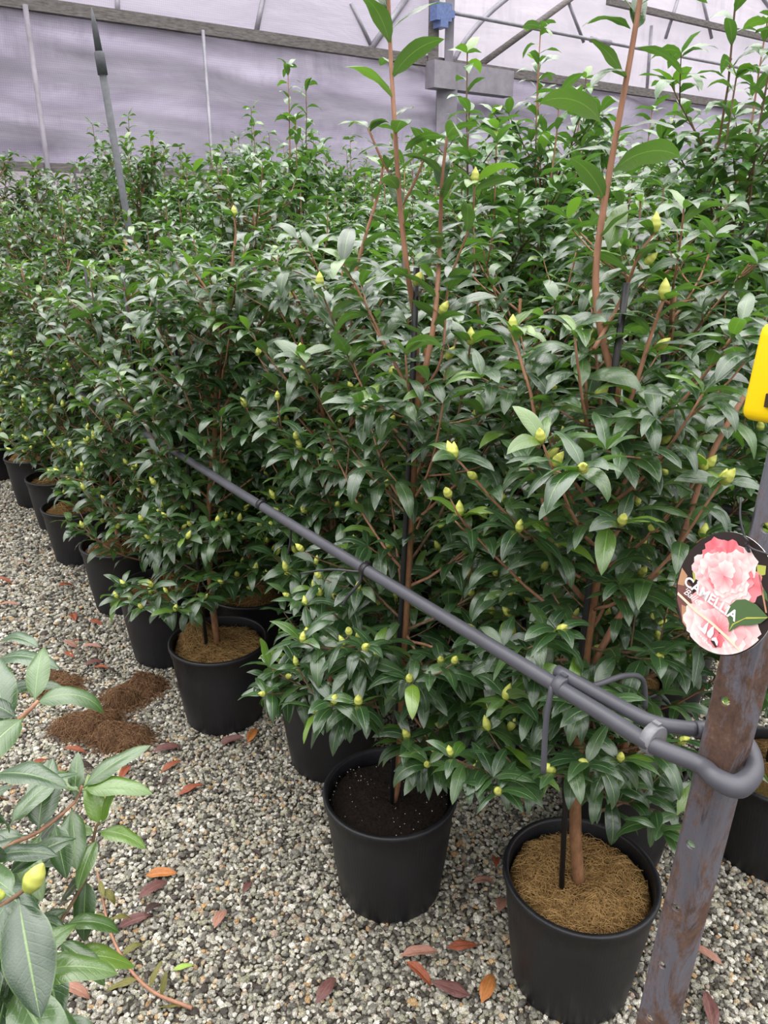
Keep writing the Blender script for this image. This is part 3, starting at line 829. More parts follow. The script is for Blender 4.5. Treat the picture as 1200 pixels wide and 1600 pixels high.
def tag_part(name, b, mats, **kw): return obj(name, b.mesh(name, mats), tag, **kw)
# local frame: x right, z up, faces -y
b = MB()
n = 64
front = [(TR * .93 * math.cos(2 * math.pi * k / n), -.0005, TR * 1.08 * math.sin(2 * math.pi * k / n)) for k in range(n)]
back = [(x, .0005, z) for x, y, z in front]
b.add(front + back, [tuple(range(n))[::-1]], 0, False); b.add(front + back, [tuple(range(n, 2 * n))] + [(k, (k + 1) % n, n + (k + 1) % n, n + k) for k in range(n)], 1, False)
tag_part('card', b, ['t_dark', 't_edge'])
def inside(x, z, m=.97): return (x / (TR * .93)) ** 2 + (z / (TR * 1.08)) ** 2 < m * m
def clampd(x, z, m=.975):
    q = math.hypot(x / (TR * .93), z / (TR * 1.08))
    return (x, z) if q < m else (x * m / q, z * m / q)
def patch(b, pts, y, mi=0):
    P = [clampd(*p) for p in pts]; b.add([(x, y, z) for x, z in P], [tuple(range(len(P)))[::-1]], mi, False)
def mm(*a): return [(x * .001, z * .001) for x, z in a]
b = MB()
patch(b, mm((-55, -8), (-38, -12), (-22, -28), (-20, -52), (-30, -60), (-50, -40), (-58, -22)), -.0007, 0)
patch(b, mm((-55, -2), (-45, -6), (-44, -18), (-54, -22)), -.0008, 1)
patch(b, mm((-38, -38), (-20, -34), (-14, -60), (-30, -56)), -.0008, 1)
patch(b, mm((-46, -27), (-20, -31), (4, -32), (28, -35), (48, -44), (48, -46), (26, -38), (4, -35), (-20, -34), (-46, -30)), -.0030, 3)
patch(b, mm((-32, -22), (-20, -20), (-26, -30)), -.0009, 2)
patch(b, mm((-42, 8), (-36, 14), (-33, 6), (-35, -8), (-41, 0)), -.0009, 2)
patch(b, mm((18, 46), (27, 50), (30, 42), (24, 36)), -.0009, 2); patch(b, mm((42, 36), (48, 30), (50, 18), (45, 22)), -.0009, 2)
patch(b, mm((24, 38), (25.5, 39), (48, 10), (46.5, 9)), -.001, 1)
patch(b, mm((12, -6), (16, 4), (24, 10), (36, 12), (52, 8), (48, -2), (40, -10), (30, -17), (23, -30), (20, -22), (14, -16)), -.0032, 4)
patch(b, mm((23, -30), (24.5, -20), (32, -8), (51, 6), (52, 8), (33, -5), (23, -20)), -.00335, 2)
patch(b, mm((30, 32), (40, 26), (44, 20), (34, 22)), -.0009, 4); patch(b, mm((-14, -10), (2, -6), (4, -14), (-10, -18)), -.0009, 4)
tag_part('background_print', b, ['t_brown', 't_tan', 't_lime', 't_cream', 't_green'])
# fluffy bloom drawn as overlapping ruffled petals
def bloom(b, cx, cz, R, n, y0, seed, tints, spread=1.0):
    r = random.Random(seed)
    for k in range(n):
        f = 1 - k / n; a = k * 2.4 + r.uniform(-.2, .2); rad = R * (.18 + .62 * f) * spread
        px, pz = cx + math.cos(a) * rad * .85, cz + math.sin(a) * rad * .85; pr = R * (.30 + .16 * f) * r.uniform(.8, 1.15)
        m = 14; V = [(px - math.cos(a) * pr * .7, y0 - .00005 * k, pz - math.sin(a) * pr * .7)]; T = [max(0, r.uniform(-.2, .35))]
        ed = r.uniform(.55, 1.1) if r.random() > .12 else .3
        for j in range(m):
            th = a - 1.9 + 3.8 * j / (m - 1); rr = pr * (1 + .10 * math.sin(j * 2.2 + k))
            x, z = px + math.cos(th) * rr, pz + math.sin(th) * rr; x, z = clampd(x, z); V.append((x, y0 - .00005 * k, z)); T.append(min(1, ed + r.uniform(-.30, .12)))
        b.add(V, [(0, j + 1, j) for j in range(1, m)], 0, False); tints += T
for nm, a in (('upper_bloom', (-.008, .018, .036, 34, -.0010, 2, 1.0)), ('lower_bloom', (.012, -.036, .040, 26, -.0010, 5, 1.05))):
    b = MB(); T = []; bloom(b, a[0], a[1], a[2], a[3], a[4], a[5], T, a[6]); o = tag_part(nm, b, ['t_petal'])
    at = o.data.color_attributes.new('tint', 'FLOAT_COLOR', 'POINT'); at.data.foreach_set('color', np.array([(t, 0, 0, 1) for t in T], np.float32).ravel())
def text(name, s, size, loc, mat, rot=0.0, shear=0.0, par=tag, bold=0.0):
    cu = bpy.data.curves.new(name, 'FONT'); cu.body = s; cu.size = size; cu.extrude = .0001; cu.shear = shear; cu.offset = bold
    o = bpy.data.objects.new(name, cu); COL.objects.link(o)
    bpy.context.view_layer.update()
    me = bpy.data.meshes.new_from_object(o.evaluated_get(bpy.context.evaluated_depsgraph_get())); bpy.data.objects.remove(o)
    me.materials.clear(); me.materials.append(MAT[mat])
    o = obj(name, me, par); o.location = loc; o.rotation_euler = (math.pi / 2, -rot, 0); return o
text('title_lettering', 'CAMELLIA', .0150, (-.044, -.0036, -.0150), 't_white', rot=-.02, bold=.00035)
text('script_lettering', "'Ballet", .0105, (-.042, -.0036, -.0240), 't_white', rot=-.04, shear=.5)
b = MB()
for pts in (((-12, -45), (-5, -44), (-4, -38), (-2, -34), (0, -45), (0, -48), (-8, -47)), ((1, -45), (3, -37), (5, -34), (8, -42), (7, -48), (3, -48)), ((8, -47), (12, -43), (16, -46), (17, -50), (12, -51))):
    patch(b, [(x * .001 + .002, z * .001) for x, z in pts], -.0038)
tag_part('logo', b, ['t_white'])
b = MB(); patch(b, mm((10, -50), (14, -47.5), (19, -51), (18, -53)), -.0039); tag_part('logo_hill', b, ['t_dark'])
b = MB()
for i in range(8): x = -8 + i * 2.9; patch(b, mm((x, -50.5 - i * .62), (x + 1.9, -50.9 - i * .62), (x + 1.9, -52.6 - i * .62), (x, -52.2 - i * .62)), -.0038)
tag_part('logo_lettering', b, ['t_white'])
# tie: black wire through the tag's hole to the post
b = MB()
b.tube(crv([(.004, -.002, .058), (.001, -.006, .064), (-.004, -.008, .070), (-.014, -.008, .082), (-.024, -.004, .098)], 14), .0011, 6)
b.tube(crv([(.000, -.004, .060), (.012, -.007, .060), (.024, -.004, .062), (.036, .004, .060)], 10), .0011, 6)
b.tube(crv([(.002, -.003, .062), (-.003, -.008, .067), (.004, -.010, .066), (.003, -.005, .060), (.008, -.004, .054), (.002, -.004, .056)], 14), .0011, 6)
tag_part('wire_tie', b, ['tube'])

# tall grey pole in the left part of the block
pu = 4.6
a_, z_ = on_u(206, 385, pu), on_u(143, 12, pu); d_ = (z_ - a_) / (z_.z - a_.z); p0 = a_ - d_ * a_.z
b = MB(); b.tube([(0, 0, 0), d_ * (z_.z - .22)], [.021, .019], 12); b.tube([d_ * (z_.z - .30), d_ * (z_.z - .20), d_ * (z_.z - .19)], [.026, .026, .016], 12)
b.tube([d_ * (z_.z - .2), d_ * (z_.z - .08), d_ * z_.z], [.019, .015, .003], 12)
o = obj('support_pole', b.mesh('support_pole', ['polegrey'])); o.location = p0; o['label'] = 'tall grey pole with pointed tip rising from the crop at left'; o['category'] = 'pole'
q = on_u(195, 380, pu - .1); b = MB(); b.tube([(0, 0, 0), (0, 0, q.z + .03)], .014, 8)
for k in range(4): b.lathe([(.0142, .3 + k * .3), (.0165, .31 + k * .3), (.0142, .32 + k * .3)], 8)
o = obj('bamboo_cane', b.mesh('bamboo_cane', ['bamboo'])); o.location = (q.x, q.y, 0); o['label'] = 'short yellow bamboo cane beside the tall grey pole'; o['category'] = 'cane'

# ------------------------------------------------------------------ the near camellias, branch by branch
def rel(base, pts): return [p - base for p in pts]
def Y(pts, y0, dys=None):
    return [on_y(x, y, y0 + (d[0] if d else 0)) for (x, y, *d) in pts]
def by_pipe(q): return q.dot(VV) < .775 and .76 < q.z < 1.14        # the pipe presses the leaves back
def finish(P, base, *a, **k): return plant_thing(P, *a, **k)

# P1: pot with pale coir at the front
B1 = Vector((.390, 1.178, 0)); P = Plant(11, leafL=.080); P.avoid = lambda p: by_pipe(p + B1)
P.reject = lambda p: by_pipe(p + B1) or ((p + B1) - on_y(1140, 905, .72)).length < .16 or p.z < .36
tr = crv(rel(B1, [Vector((B1.x, B1.y, .24))] + Y([(899, 1300), (901, 1180), (912, 1040), (934, 880), (950, 760), (958, 660), (966, 590)], B1.y)), 22)
P.tube(tr, .0125, .0065, 2, 10)
L1 = crv(rel(B1, Y([(962, 610), (936, 500), (931, 420), (944, 320), (962, 215), (985, 90), (1003, -20), (1012, -90)], B1.y)), 22)
P.tube(L1, .0060, .0030, 0, 9); P.dress(L1, .12, .032, .088, curl=(.5, 1.5), e=(.1, 1.0))
for (x, y, az, e0, cu, L, ro, yg) in [(950, 392, .9, 1.2, .7, .088, .9, .35), (938, 190, 2.8, .9, 1.3, .092, .9, .2), (957, 268, .3, .7, 1.1, .105, -.9, .1), (975, 120, 2.9, 1.0, .5, .085, .4, .1), (985, 45, 3.3, .6, 1.4, .085, 0, 0), (992, 50, 1.2, 1.2, .7, .08, .8, 0), (1000, 8, .1, .6, 1.2, .085, 0, 0)]:
    P.leaf(on_y(x, y, B1.y) - B1, az, e0, cu, L / .97, yg, .55, ro)
for pts, r0, st in [([(958, 690), (990, 610), (1015, 530), (1036, 470)], .0048, .2), ([(940, 780), (925, 700), (915, 600), (925, 540)], .004, .2),
                    ([(928, 545), (970, 470), (998, 400), (1022, 365)], .0034, .3), ([(945, 800), (985, 740), (1025, 680), (1050, 640)], .004, .2),
                    ([(925, 950), (870, 880), (845, 760), (835, 640), (800, 520)], .005, .15), ([(935, 880), (980, 800), (1000, 720), (1012, 640)], .004, .2)]:
    q = crv(rel(B1, Y([(x, y, .03 * math.sin(x)) for x, y in pts], B1.y)), 10); P.tube(q, r0, r0 * .5, 0); P.dress(q, st, .020)
    P.bud(q[-1], (0, 0, 1), 1.25); P.bud(q[6] + Vector((.01, -.01, 0)), (.5, -.4, .6), 1.1)
q = crv(rel(B1, Y([(925, 1040), (985, 935, -.02), (1055, 862, -.05), (1100, 735, -.05), (1150, 640, -.04), (1185, 590, -.02)], B1.y)), 16)
P.tube(q, .0062, .0036, 0, 9); P.dress(q, .1, .05, .075); P.bud(q[5] + Vector((0, -.01, .005)), (-.3, -.2, 1), 1.2); P.bud(q[6] + Vector((.015, -.01, .0)), (0, -.2, 1), 1.3)
P.body(tr, .50, .80, 13, .20, 3, .85, 1, elev=(-.15, .5), step=.020, rise=.55)
P.body(tr, .80, 1.16, 15, .25, 3, .8, 0, elev=(.2, .8), step=.020)
for i in range(4):
    P.branch(Vector((.01, 0, .42 + .05 * i)), (.4, 5.6, -2.6, 1.5)[i], .1, .16, 2, 1, 1, step=.024, rise=.3)
st1 = rel(B1, Y([(879, 1372), (886, 1200), (926, 870), (952, 640), (979, 442)], B1.y - .015)); st1[0].z = .25
plant_thing(P, 'tall camellia with thick tan trunk in mossy coir, front pot beside the steel post', B1, None, 'coir', ((-.06, .07, .05, .012), (.02, -.04, .03, .016)), 3, st1, 2600, ns=10)

# P2: pot with bare black soil
B2 = Vector((.014, 1.415, 0)); P = Plant(22, leafL=.082); P.avoid = lambda p: by_pipe(p + B2)
P.reject = lambda p: by_pipe(p + B2) or p.z < .34 or (p.z < .50 and p.x < -.09)
tr = crv(rel(B2, [Vector((.02, B2.y, .24))] + Y([(625, 1180), (628, 1060), (634, 950), (641, 820), (648, 690), (655, 600), (668, 545)], B2.y)), 22)
P.tube(tr, .0105, .0062, 2, 10)
for pts, r0, st in [([(650, 640), (650, 520), (636, 420), (625, 320), (617, 200), (610, 80), (606, -40), (604, -90)], .0058, .12),
                    ([(662, 590), (680, 490), (687, 380), (690, 290), (698, 215)], .0055, .1),
                    ([(655, 620), (690, 560), (700, 450), (735, 350), (742, 290)], .0040, .15),
                    ([(648, 740), (700, 690), (722, 620), (735, 540)], .0045, .2), ([(645, 720), (590, 640, .08), (545, 560, .12), (500, 450, .12)], .0045, .15),
                    ([(642, 810), (580, 740, .10), (520, 660, .15), (470, 560, .16)], .004, .15), ([(640, 880), (690, 800), (712, 730), (745, 655)], .0045, .2)]:
    q = crv(rel(B2, Y([(c[0], c[1], c[2] if len(c) > 2 else .05 * math.sin(c[0] * .7)) for c in pts], B2.y)), 16); P.tube(q, r0 if pts[-1][1] < 250 else r0 * .7, r0 * .4, 0 if pts[-1][1] < 400 else 1)
    tall = pts[-1][1] < 250
    P.dress(q, st, .027 if tall else .021, .09 if tall else None, curl=(.6, 1.5))
    if not tall: P.bud(q[-1], (0, 0, 1), 1.1)
    P.bud(q[4] + Vector((.008, -.01, 0)), (.4, -.4, .8), 1.1)
for (x0, y0, x1, y1) in [(622, 290, 575, 200), (628, 320, 665, 240)]:
    q = crv(rel(B2, Y([(x0, y0), ((x0 + x1) / 2, (y0 + y1) / 2 + 8), (x1, y1)], B2.y)), 6); P.tube(q, .0028, .0018, 0); P.dress(q, .3, .022, .07)
P.body(tr, .40, .74, 16, .22, 4, .95, 1, elev=(-.35, .35), step=.021, rise=.5)
P.body(tr, .72, 1.18, 17, .25, 3, .8, 0, elev=(.15, .8), step=.020)
# the low sprays that hang over the soil and towards the front pot
for pts in ([(632, 1110), (655, 1130, -.06), (672, 1170, -.11), (668, 1185, -.13)], [(634, 1020), (700, 1090, -.05), (760, 1140, -.08), (815, 1180, -.09)], [(630, 1040), (600, 1050, -.06), (572, 1040, -.12), (562, 1030, -.14)],
            [(634, 990), (660, 1040, -.06), (660, 1075, -.12)], [(634, 1000), (690, 1020, -.06), (720, 1090, -.10)]):
    q = crv(rel(B2, Y(pts, B2.y)), 8); P.tube(q, .0034, .002, 0)
    for k in (3, 4, 5, 6, 7, 8):
        P.leaf(q[k], P.r.uniform(-2.9, -.2), P.r.uniform(-.3, .25), P.r.uniform(.5, 1.0), .088)
    for k in range(5): P.leaf(q[-1], -1.57 + (k - 2) * .62, P.r.uniform(-.35, .15), P.r.uniform(.45, .9), .092)
    P.bud(q[-1], (.2, -.8, .2), 1.15); P.bud(q[-1] + Vector((.012, 0, .01)), (.6, -.5, .5), 1.0)
    if pts[0][1] == 1110: P.bud(q[-1] + Vector((-.012, 0, .006)), (-.6, -.6, .3), .95); P.bud(q[-1] + Vector((.002, -.01, -.008)), (.1, -.8, -.5), 1.0)
st2 = rel(B2, Y([(612, 1255), (618, 1100), (632, 860), (644, 620), (651, 418)], B2.y - .013)); st2[0].z = .25
plant_thing(P, 'camellia in the pot of bare dark soil, low sprays hanging over its rim', B2, None, 'soil', (), 4, st2, 0, ns=10)

# P4: behind the first gap, bare soil too
B4 = Vector((-.154, 1.880, 0)); P = Plant(44, leafL=.080); P.avoid = lambda p: by_pipe(p + B4)
P.reject = lambda p: (p.z < .40) or by_pipe(p + B4)
tr = crv(rel(B4, [Vector((-.154, 1.88, .24))] + Y([(520, 960), (520, 800), (518, 640), (535, 520)], 1.88)), 16); P.tube(tr, .010, .006, 2)
for pts in ([(520, 640), (538, 500), (565, 390), (592, 300), (598, 262)], [(520, 700), (480, 560), (455, 470)], [(520, 760), (560, 620), (590, 500), (600, 440)]):
    q = crv(rel(B4, Y(pts, 1.88)), 12); P.tube(q, .005, .003, 0); P.dress(q, .12, .024, .085, curl=(.8, 1.8)); P.bud(q[-1], (0, 0, 1))
P.body(tr, .46, .72, 13, .19, 3, .9, 1, elev=(-.1, .5), step=.022, rise=.5)
P.body(tr, .70, 1.25, 20, .25, 3, .6, 0, elev=(.2, .8), step=.022)
for k in range(3):
    P.branch(Vector((0, 0, .42 + .03 * k)), (-2.3, -1.5, -.9)[k], -.1, .16, 1, 1, 1, rise=.1)
plant_thing(P, 'camellia in bare soil just behind the soil-filled front pot, below the pipe', B4, None, 'soil', (), 6, [(0.02, 0, .25), (.02, .01, 1.1)], 0)

# P3: outer row pot with heaped coir
B3 = Vector((-.512, 2.095, 0)); P = Plant(33, leafL=.080)
P.reject = lambda p: p.z < .34
tr = crv(rel(B3, [Vector((-.517, 2.095, .24))] + Y([(328, 900), (326, 800), (336, 680), (342, 560), (350, 480)], 2.095)), 16); P.tube(tr, .011, .006, 2)
for pts in ([(342, 600), (355, 500), (362, 420), (368, 370), (366, 340)], [(340, 640), (310, 560), (285, 500), (262, 440)], [(338, 660), (380, 580), (400, 520), (430, 470)], [(342, 560), (330, 470), (300, 420)]):
    q = crv(rel(B3, Y(pts, 2.066)), 12); P.tube(q, .0045, .0025, 0); P.dress(q, .12, .024, .085, curl=(.8, 1.8)); P.bud(q[-1], (0, 0, 1))
P.body(tr, .38, .72, 17, .19, 4, .8, 1, elev=(-.35, .3), step=.021, rise=.4)
P.body(tr, .70, 1.25, 22, .26, 3, .7, 0, elev=(.2, .8), step=.021)
plant_thing(P, 'camellia in a lumpy coir topped pot, third from the camera along the open gravel', B3, None, 'coir', ((-.075, .04, .05, .075), (.0, -.03, .06, .012)), 8, [(-.035, -.02, .25), (-.04, -.02, .9), (-.045, -.02, 1.2)], 1500)

# ------------------------------------------------------------------ source plants for the rest of the block
def source(seed, Ht, nb, R, blue, budp, leaders, leafL, zb=.36, twigs=3, step=.024):
    P = Plant(seed, blue, leafL, 0); r = P.r; P.reject = lambda p: p.z < .33
    tr = [Vector((0, 0, .25))]; a = r.uniform(0, 6.28)
    for i in range(10): tr.append(Vector((.03 * math.cos(a) * i / 10 + r.uniform(-.006, .006), .03 * math.sin(a) * i / 10 + r.uniform(-.006, .006), .25 + (Ht - .35) * (i + 1) / 10)))
    P.tube(tr, .010, .004, 2, 6)
    P.body(tr, zb, Ht - .12, nb, R, twigs, budp, 0 if not blue else 1, step=step)
    for k in range(leaders):
        i = r.randint(4, 8); aa = r.uniform(0, 6.28); top = Ht * (r.uniform(.98, 1.22) if blue else r.uniform(.97, 1.10))
        q = [tr[i]]; m = 7
        for j in range(1, m + 1):
            f = j / m; rad = .04 + .09 * math.sin(f * 1.6)
            q.append(Vector((tr[i].x + math.cos(aa) * rad + r.uniform(-.006, .006), tr[i].y + math.sin(aa) * rad, tr[i].z + (top - tr[i].z) * f)))
        P.tube(q, .0045, .002, 0 if r.random() < .7 else 1, 5); P.dress(q, .1, .024 if blue else .026, leafL * 1.0, young_tip=.5)
    return P
def make_source(P, seed, stake, mulch='coir'):
    t = plant_thing(P, 'source', (0, 0, 0), None, mulch, ((-.04, .04, .06, .045), (.05, -.05, .04, .02)), seed, stake, 260, ns=6, nt=2)
    return t
SRC = []
for i, a in enumerate([(101, 1.36, 38, .25, 0, .95, 2, .076), (102, 1.28, 36, .26, 0, .95, 2, .078), (103, 1.44, 38, .25, 0, .85, 3, .076), (104, 1.20, 34, .25, 0, .95, 1, .074)]):
    SRC.append((make_source(source(*a), a[0], [(.03, -.01, .25), (.035, -.01, 1.22 + .14 * (i % 2))]), 'bud', a[1]))
for i, a in enumerate([(201, 1.52, 40, .25, 1, 0, 4, .084), (202, 1.60, 42, .26, 1, 0, 5, .086), (203, 1.44, 38, .25, 1, .0, 5, .080), (204, 1.54, 40, .24, .7, .04, 4, .088)]):
    SRC.append((make_source(source(*a, .45), a[0], [(-.03, .01, .25), (-.035, .01, 1.3)]), 'tall', a[1]))
used = set()
RR = random.Random(77)
TAKEN = [(b.x, b.y) for b in (B1, B2, B3, B4)]
def place(x, y, si, label, group=None, zs=1.0, rz=None, sxy=1.0):
    for k in range(80):                     # pots stand side by side, never in one another
        du = .03 * ((k + 1) // 2) * (1 if k % 2 else -1) if k < 14 else .03 * k - .2
        dv = 0 if k < 14 else .02 * (k % 7 - 3)
        X, Y_ = x + UU.x * du + VV.x * dv, y + UU.y * du + VV.y * dv
        if all((X - a) ** 2 + (Y_ - b) ** 2 > .312 ** 2 for a, b in TAKEN) and X * UU.x + Y_ * UU.y < 7.0: break
    else: return None
    x, y = X, Y_; TAKEN.append((x, y))
    src = SRC[si][0]; rz = RR.uniform(0, 6.28) if rz is None else rz
    if si not in used:
        used.add(si); src.location = (x, y, 0); src.rotation_euler = (0, 0, rz); src.scale = (sxy, sxy, zs); src['label'] = label
        if group: src['group'] = group
        elif 'group' in src: del src['group']
        return src
    return copy_tree(src, ALLKIDS[src.name], (x, y, 0), rz, (sxy, sxy, zs), label, group)

# outer row, nearest first
outer = [(-.783, 2.444, 1, 'camellia in the coir topped pot right behind the lumpy coir pot of the outer row', 1.0),
         (-1.057, 2.833, 3, 'low bushy camellia whose leaves drape over its pot, fifth along the open gravel', 1.0),
         (-1.41, 3.308, 0, 'camellia in the sixth pot along the open gravel, brown coir showing at its left', .95),
         (-1.66, 3.72, 1, 'camellia set slightly back between the sixth and seventh outer pots', .97),
         (-1.926, 4.066, 3, 'camellia in the small looking pot near the left edge, budded spray over its side', 1.0),
         (-2.40, 4.50, 0, 'camellia in the pot cut off by the left picture edge', .98)]
for x, y, si, lb, zs in outer: place(x * 1.013, y * 1.013, si, lb, None, zs)
# the second row and third, near enough to pick out
near = [(W(2.27, 1.02), 0, 'camellia behind the pipe, between the bare soil pots and the lumpy coir pot', 1.0),
        (W(2.72, 1.03), 2, 'taller camellia behind the fourth outer pot, across the pipe', .98),
        (W(3.18, 1.03), 1, 'camellia behind the low bushy one of the outer row, across the pipe', 1.0),
        (W(.93, 1.36), 2, 'camellia in the shaded pot behind the front coir pot, left of the steel post', 1.02),
        (W(1.40, 1.36), 0, 'camellia behind the pipe between the two tallest reddish shoots', 1.04),
        (W(1.88, 1.37), 1, 'camellia in the shadow behind the bare soil pots, second pair of rows', 1.05),
        (W(.70, 1.66), 4, 'broad leaved camellia in the coir topped pot half hidden right of the steel post', .93),
        (W(1.25, 1.98), 5, 'very tall broad leaved camellia rising behind the yellow cap near the right edge', 1.07),
        (W(2.05, 2.20), 7, 'tall camellia whose tip stands up left of the upper part of the red front shoot', 1.16),
        (W(3.3, 1.75), 6, 'slender camellia whose shoots stand out against the curtain left of centre', 1.22),
        (W(1.18, 1.62), 2, 'camellia between the front coir pot and the tall plants of the right edge', 1.05)]
for p, si, lb, zs in near: place(p.x, p.y, si, lb, None, zs)
# the packed remainder
def vis(x, y, z, m=120):
    dep = y * math.cos(PITCH) - (z - H) * math.sin(PITCH)
    if dep < .2: return False
    px = 600 + F * x / dep
    return -m < px < 1200 + m
rows = [(.78, 5.55, 7.0), (.98, 3.5, 7.0), (1.37, 2.35, 7.0), (1.62, 1.65, 7.0), (1.96, 1.4, 7.0), (2.24, 1.1, 7.0), (2.62, 1.2, 7.0), (2.92, 1.3, 7.0), (3.30, 1.4, 7.0),
        (3.62, 1.6, 7.0), (4.0, 2.0, 7.0), (4.35, 2.4, 7.0), (4.75, 2.6, 7.0), (5.15, 3.0, 7.0), (5.6, 3.4, 7.0), (6.1, 3.8, 7.0), (6.6, 4.2, 7.0), (7.2, 4.8, 7.0), (7.8, 5.2, 7.0), (8.4, 5.6, 7.0)]
cnt = 0
for k, (v, u0, u1) in enumerate(rows):
    u = u0 + (k % 2) * .22; step = .47 if v < 3 else .53
    while u < u1:
        p = W(u + RR.uniform(-.04, .04), v + RR.uniform(-.03, .03))
        if vis(p.x, p.y, 1.4):
            tall = v > 1.5 + max(0, (u - 3.0)) * .10 if u > 2 else v > 1.55
            far = p.y
            if not tall:
                si = RR.choice((0, 1, 2, 3)); zs = RR.uniform(.93, 1.10) * (1.20 if u > 4.3 else 1.04)
                if u > 4.6: lb, gp = 'budded camellia packed deep in the left of the block, towards the pale wall skirt', 'camellias at the far left of the block'
                elif v < 1.2: lb, gp = 'budded camellia crowded behind the outer row with its pot hidden', 'camellias crowded behind the outer row'
                else: lb, gp = 'budded camellia in the middle of the block where the second pipe runs', 'camellias in the middle of the block'
            else:
                si = RR.choice((4, 5, 6, 7)); zs = RR.uniform(.90, 1.06)
                if u > 5.3: zs *= 1.13
                if v < 2.4: zs *= .98
                if v > 4.2 : lb, gp = 'tall unbudded camellia in the rows below the bright white gable film', 'tall camellias below the white gable'
                elif u > 4.5: lb, gp = 'tall camellia with upright bright green shoots against the wrinkled plastic curtain', 'tall camellias against the plastic curtain'
                else: lb, gp = 'tall broad leaved camellia in the dense right half of the block', 'tall camellias in the right half'
            place(p.x, p.y, si, lb, gp, zs); cnt += 1
        u += step
print('block plants', cnt)

# ------------------------------------------------------------------ camellia at the lower left corner, close to the lens
B5 = Vector((-.62, .60, 0)); P = Plant(55, leafL=.080)
tr = crv([(0, 0, .25), (.02, 0, .45), (.03, .02, .62), (.04, .02, .80)], 14); P.tube(tr, .011, .006, 2, 10)
def D(x, y, d):                       # a point d metres along the view axis
    r = ray(x, y); return Vector((0, 0, H)) + r * (d / F) - B5
SP = [  # stem through pixel/depth points, then its leaves
    ([(-90, 1330, .86), (-30, 1180, .80), (35, 1120, .78), (60, 1095, .78)], .0045),
    ([(-100, 1420, .92), (0, 1330, .92), (60, 1300, .95), (115, 1255, 1.0), (128, 1228, 1.0)], .004),
    ([(-60, 1620, .90), (40, 1540, .92), (95, 1440, .97), (135, 1370, 1.0), (148, 1300, 1.0), (155, 1285, 1.0)], .004),
    ([(-110, 1500, .72), (-20, 1430, .70), (25, 1400, .70), (45, 1385, .70)], .004),
    ([(-60, 1640, .74), (-20, 1590, .72), (20, 1530, .70)], .004),
    ([(-90, 1300, .9), (-30, 1240, .95), (10, 1250, 1.0)], .003)]
for pts, r0 in SP:
    q = crv([D(*p) for p in pts], 12); P.tube(q, r0 * .72, r0 * .42, 1 if pts[0][1] > 1480 else 0, 8)
    P.tube(crv([tr[8], (tr[8] + q[0]) / 2 + Vector((0, 0, .02)), q[0]], 5), r0 * 1.1, r0, 1, 6)
def LF(x, y, d, az, e0, cu, L=.08, yg=0, wr=.44, ro=0.0):
    P.leaf(D(x, y, d), math.radians(az), e0, cu, L * (1.12 if L < .095 else .92), yg, wr * 1.22, ro)
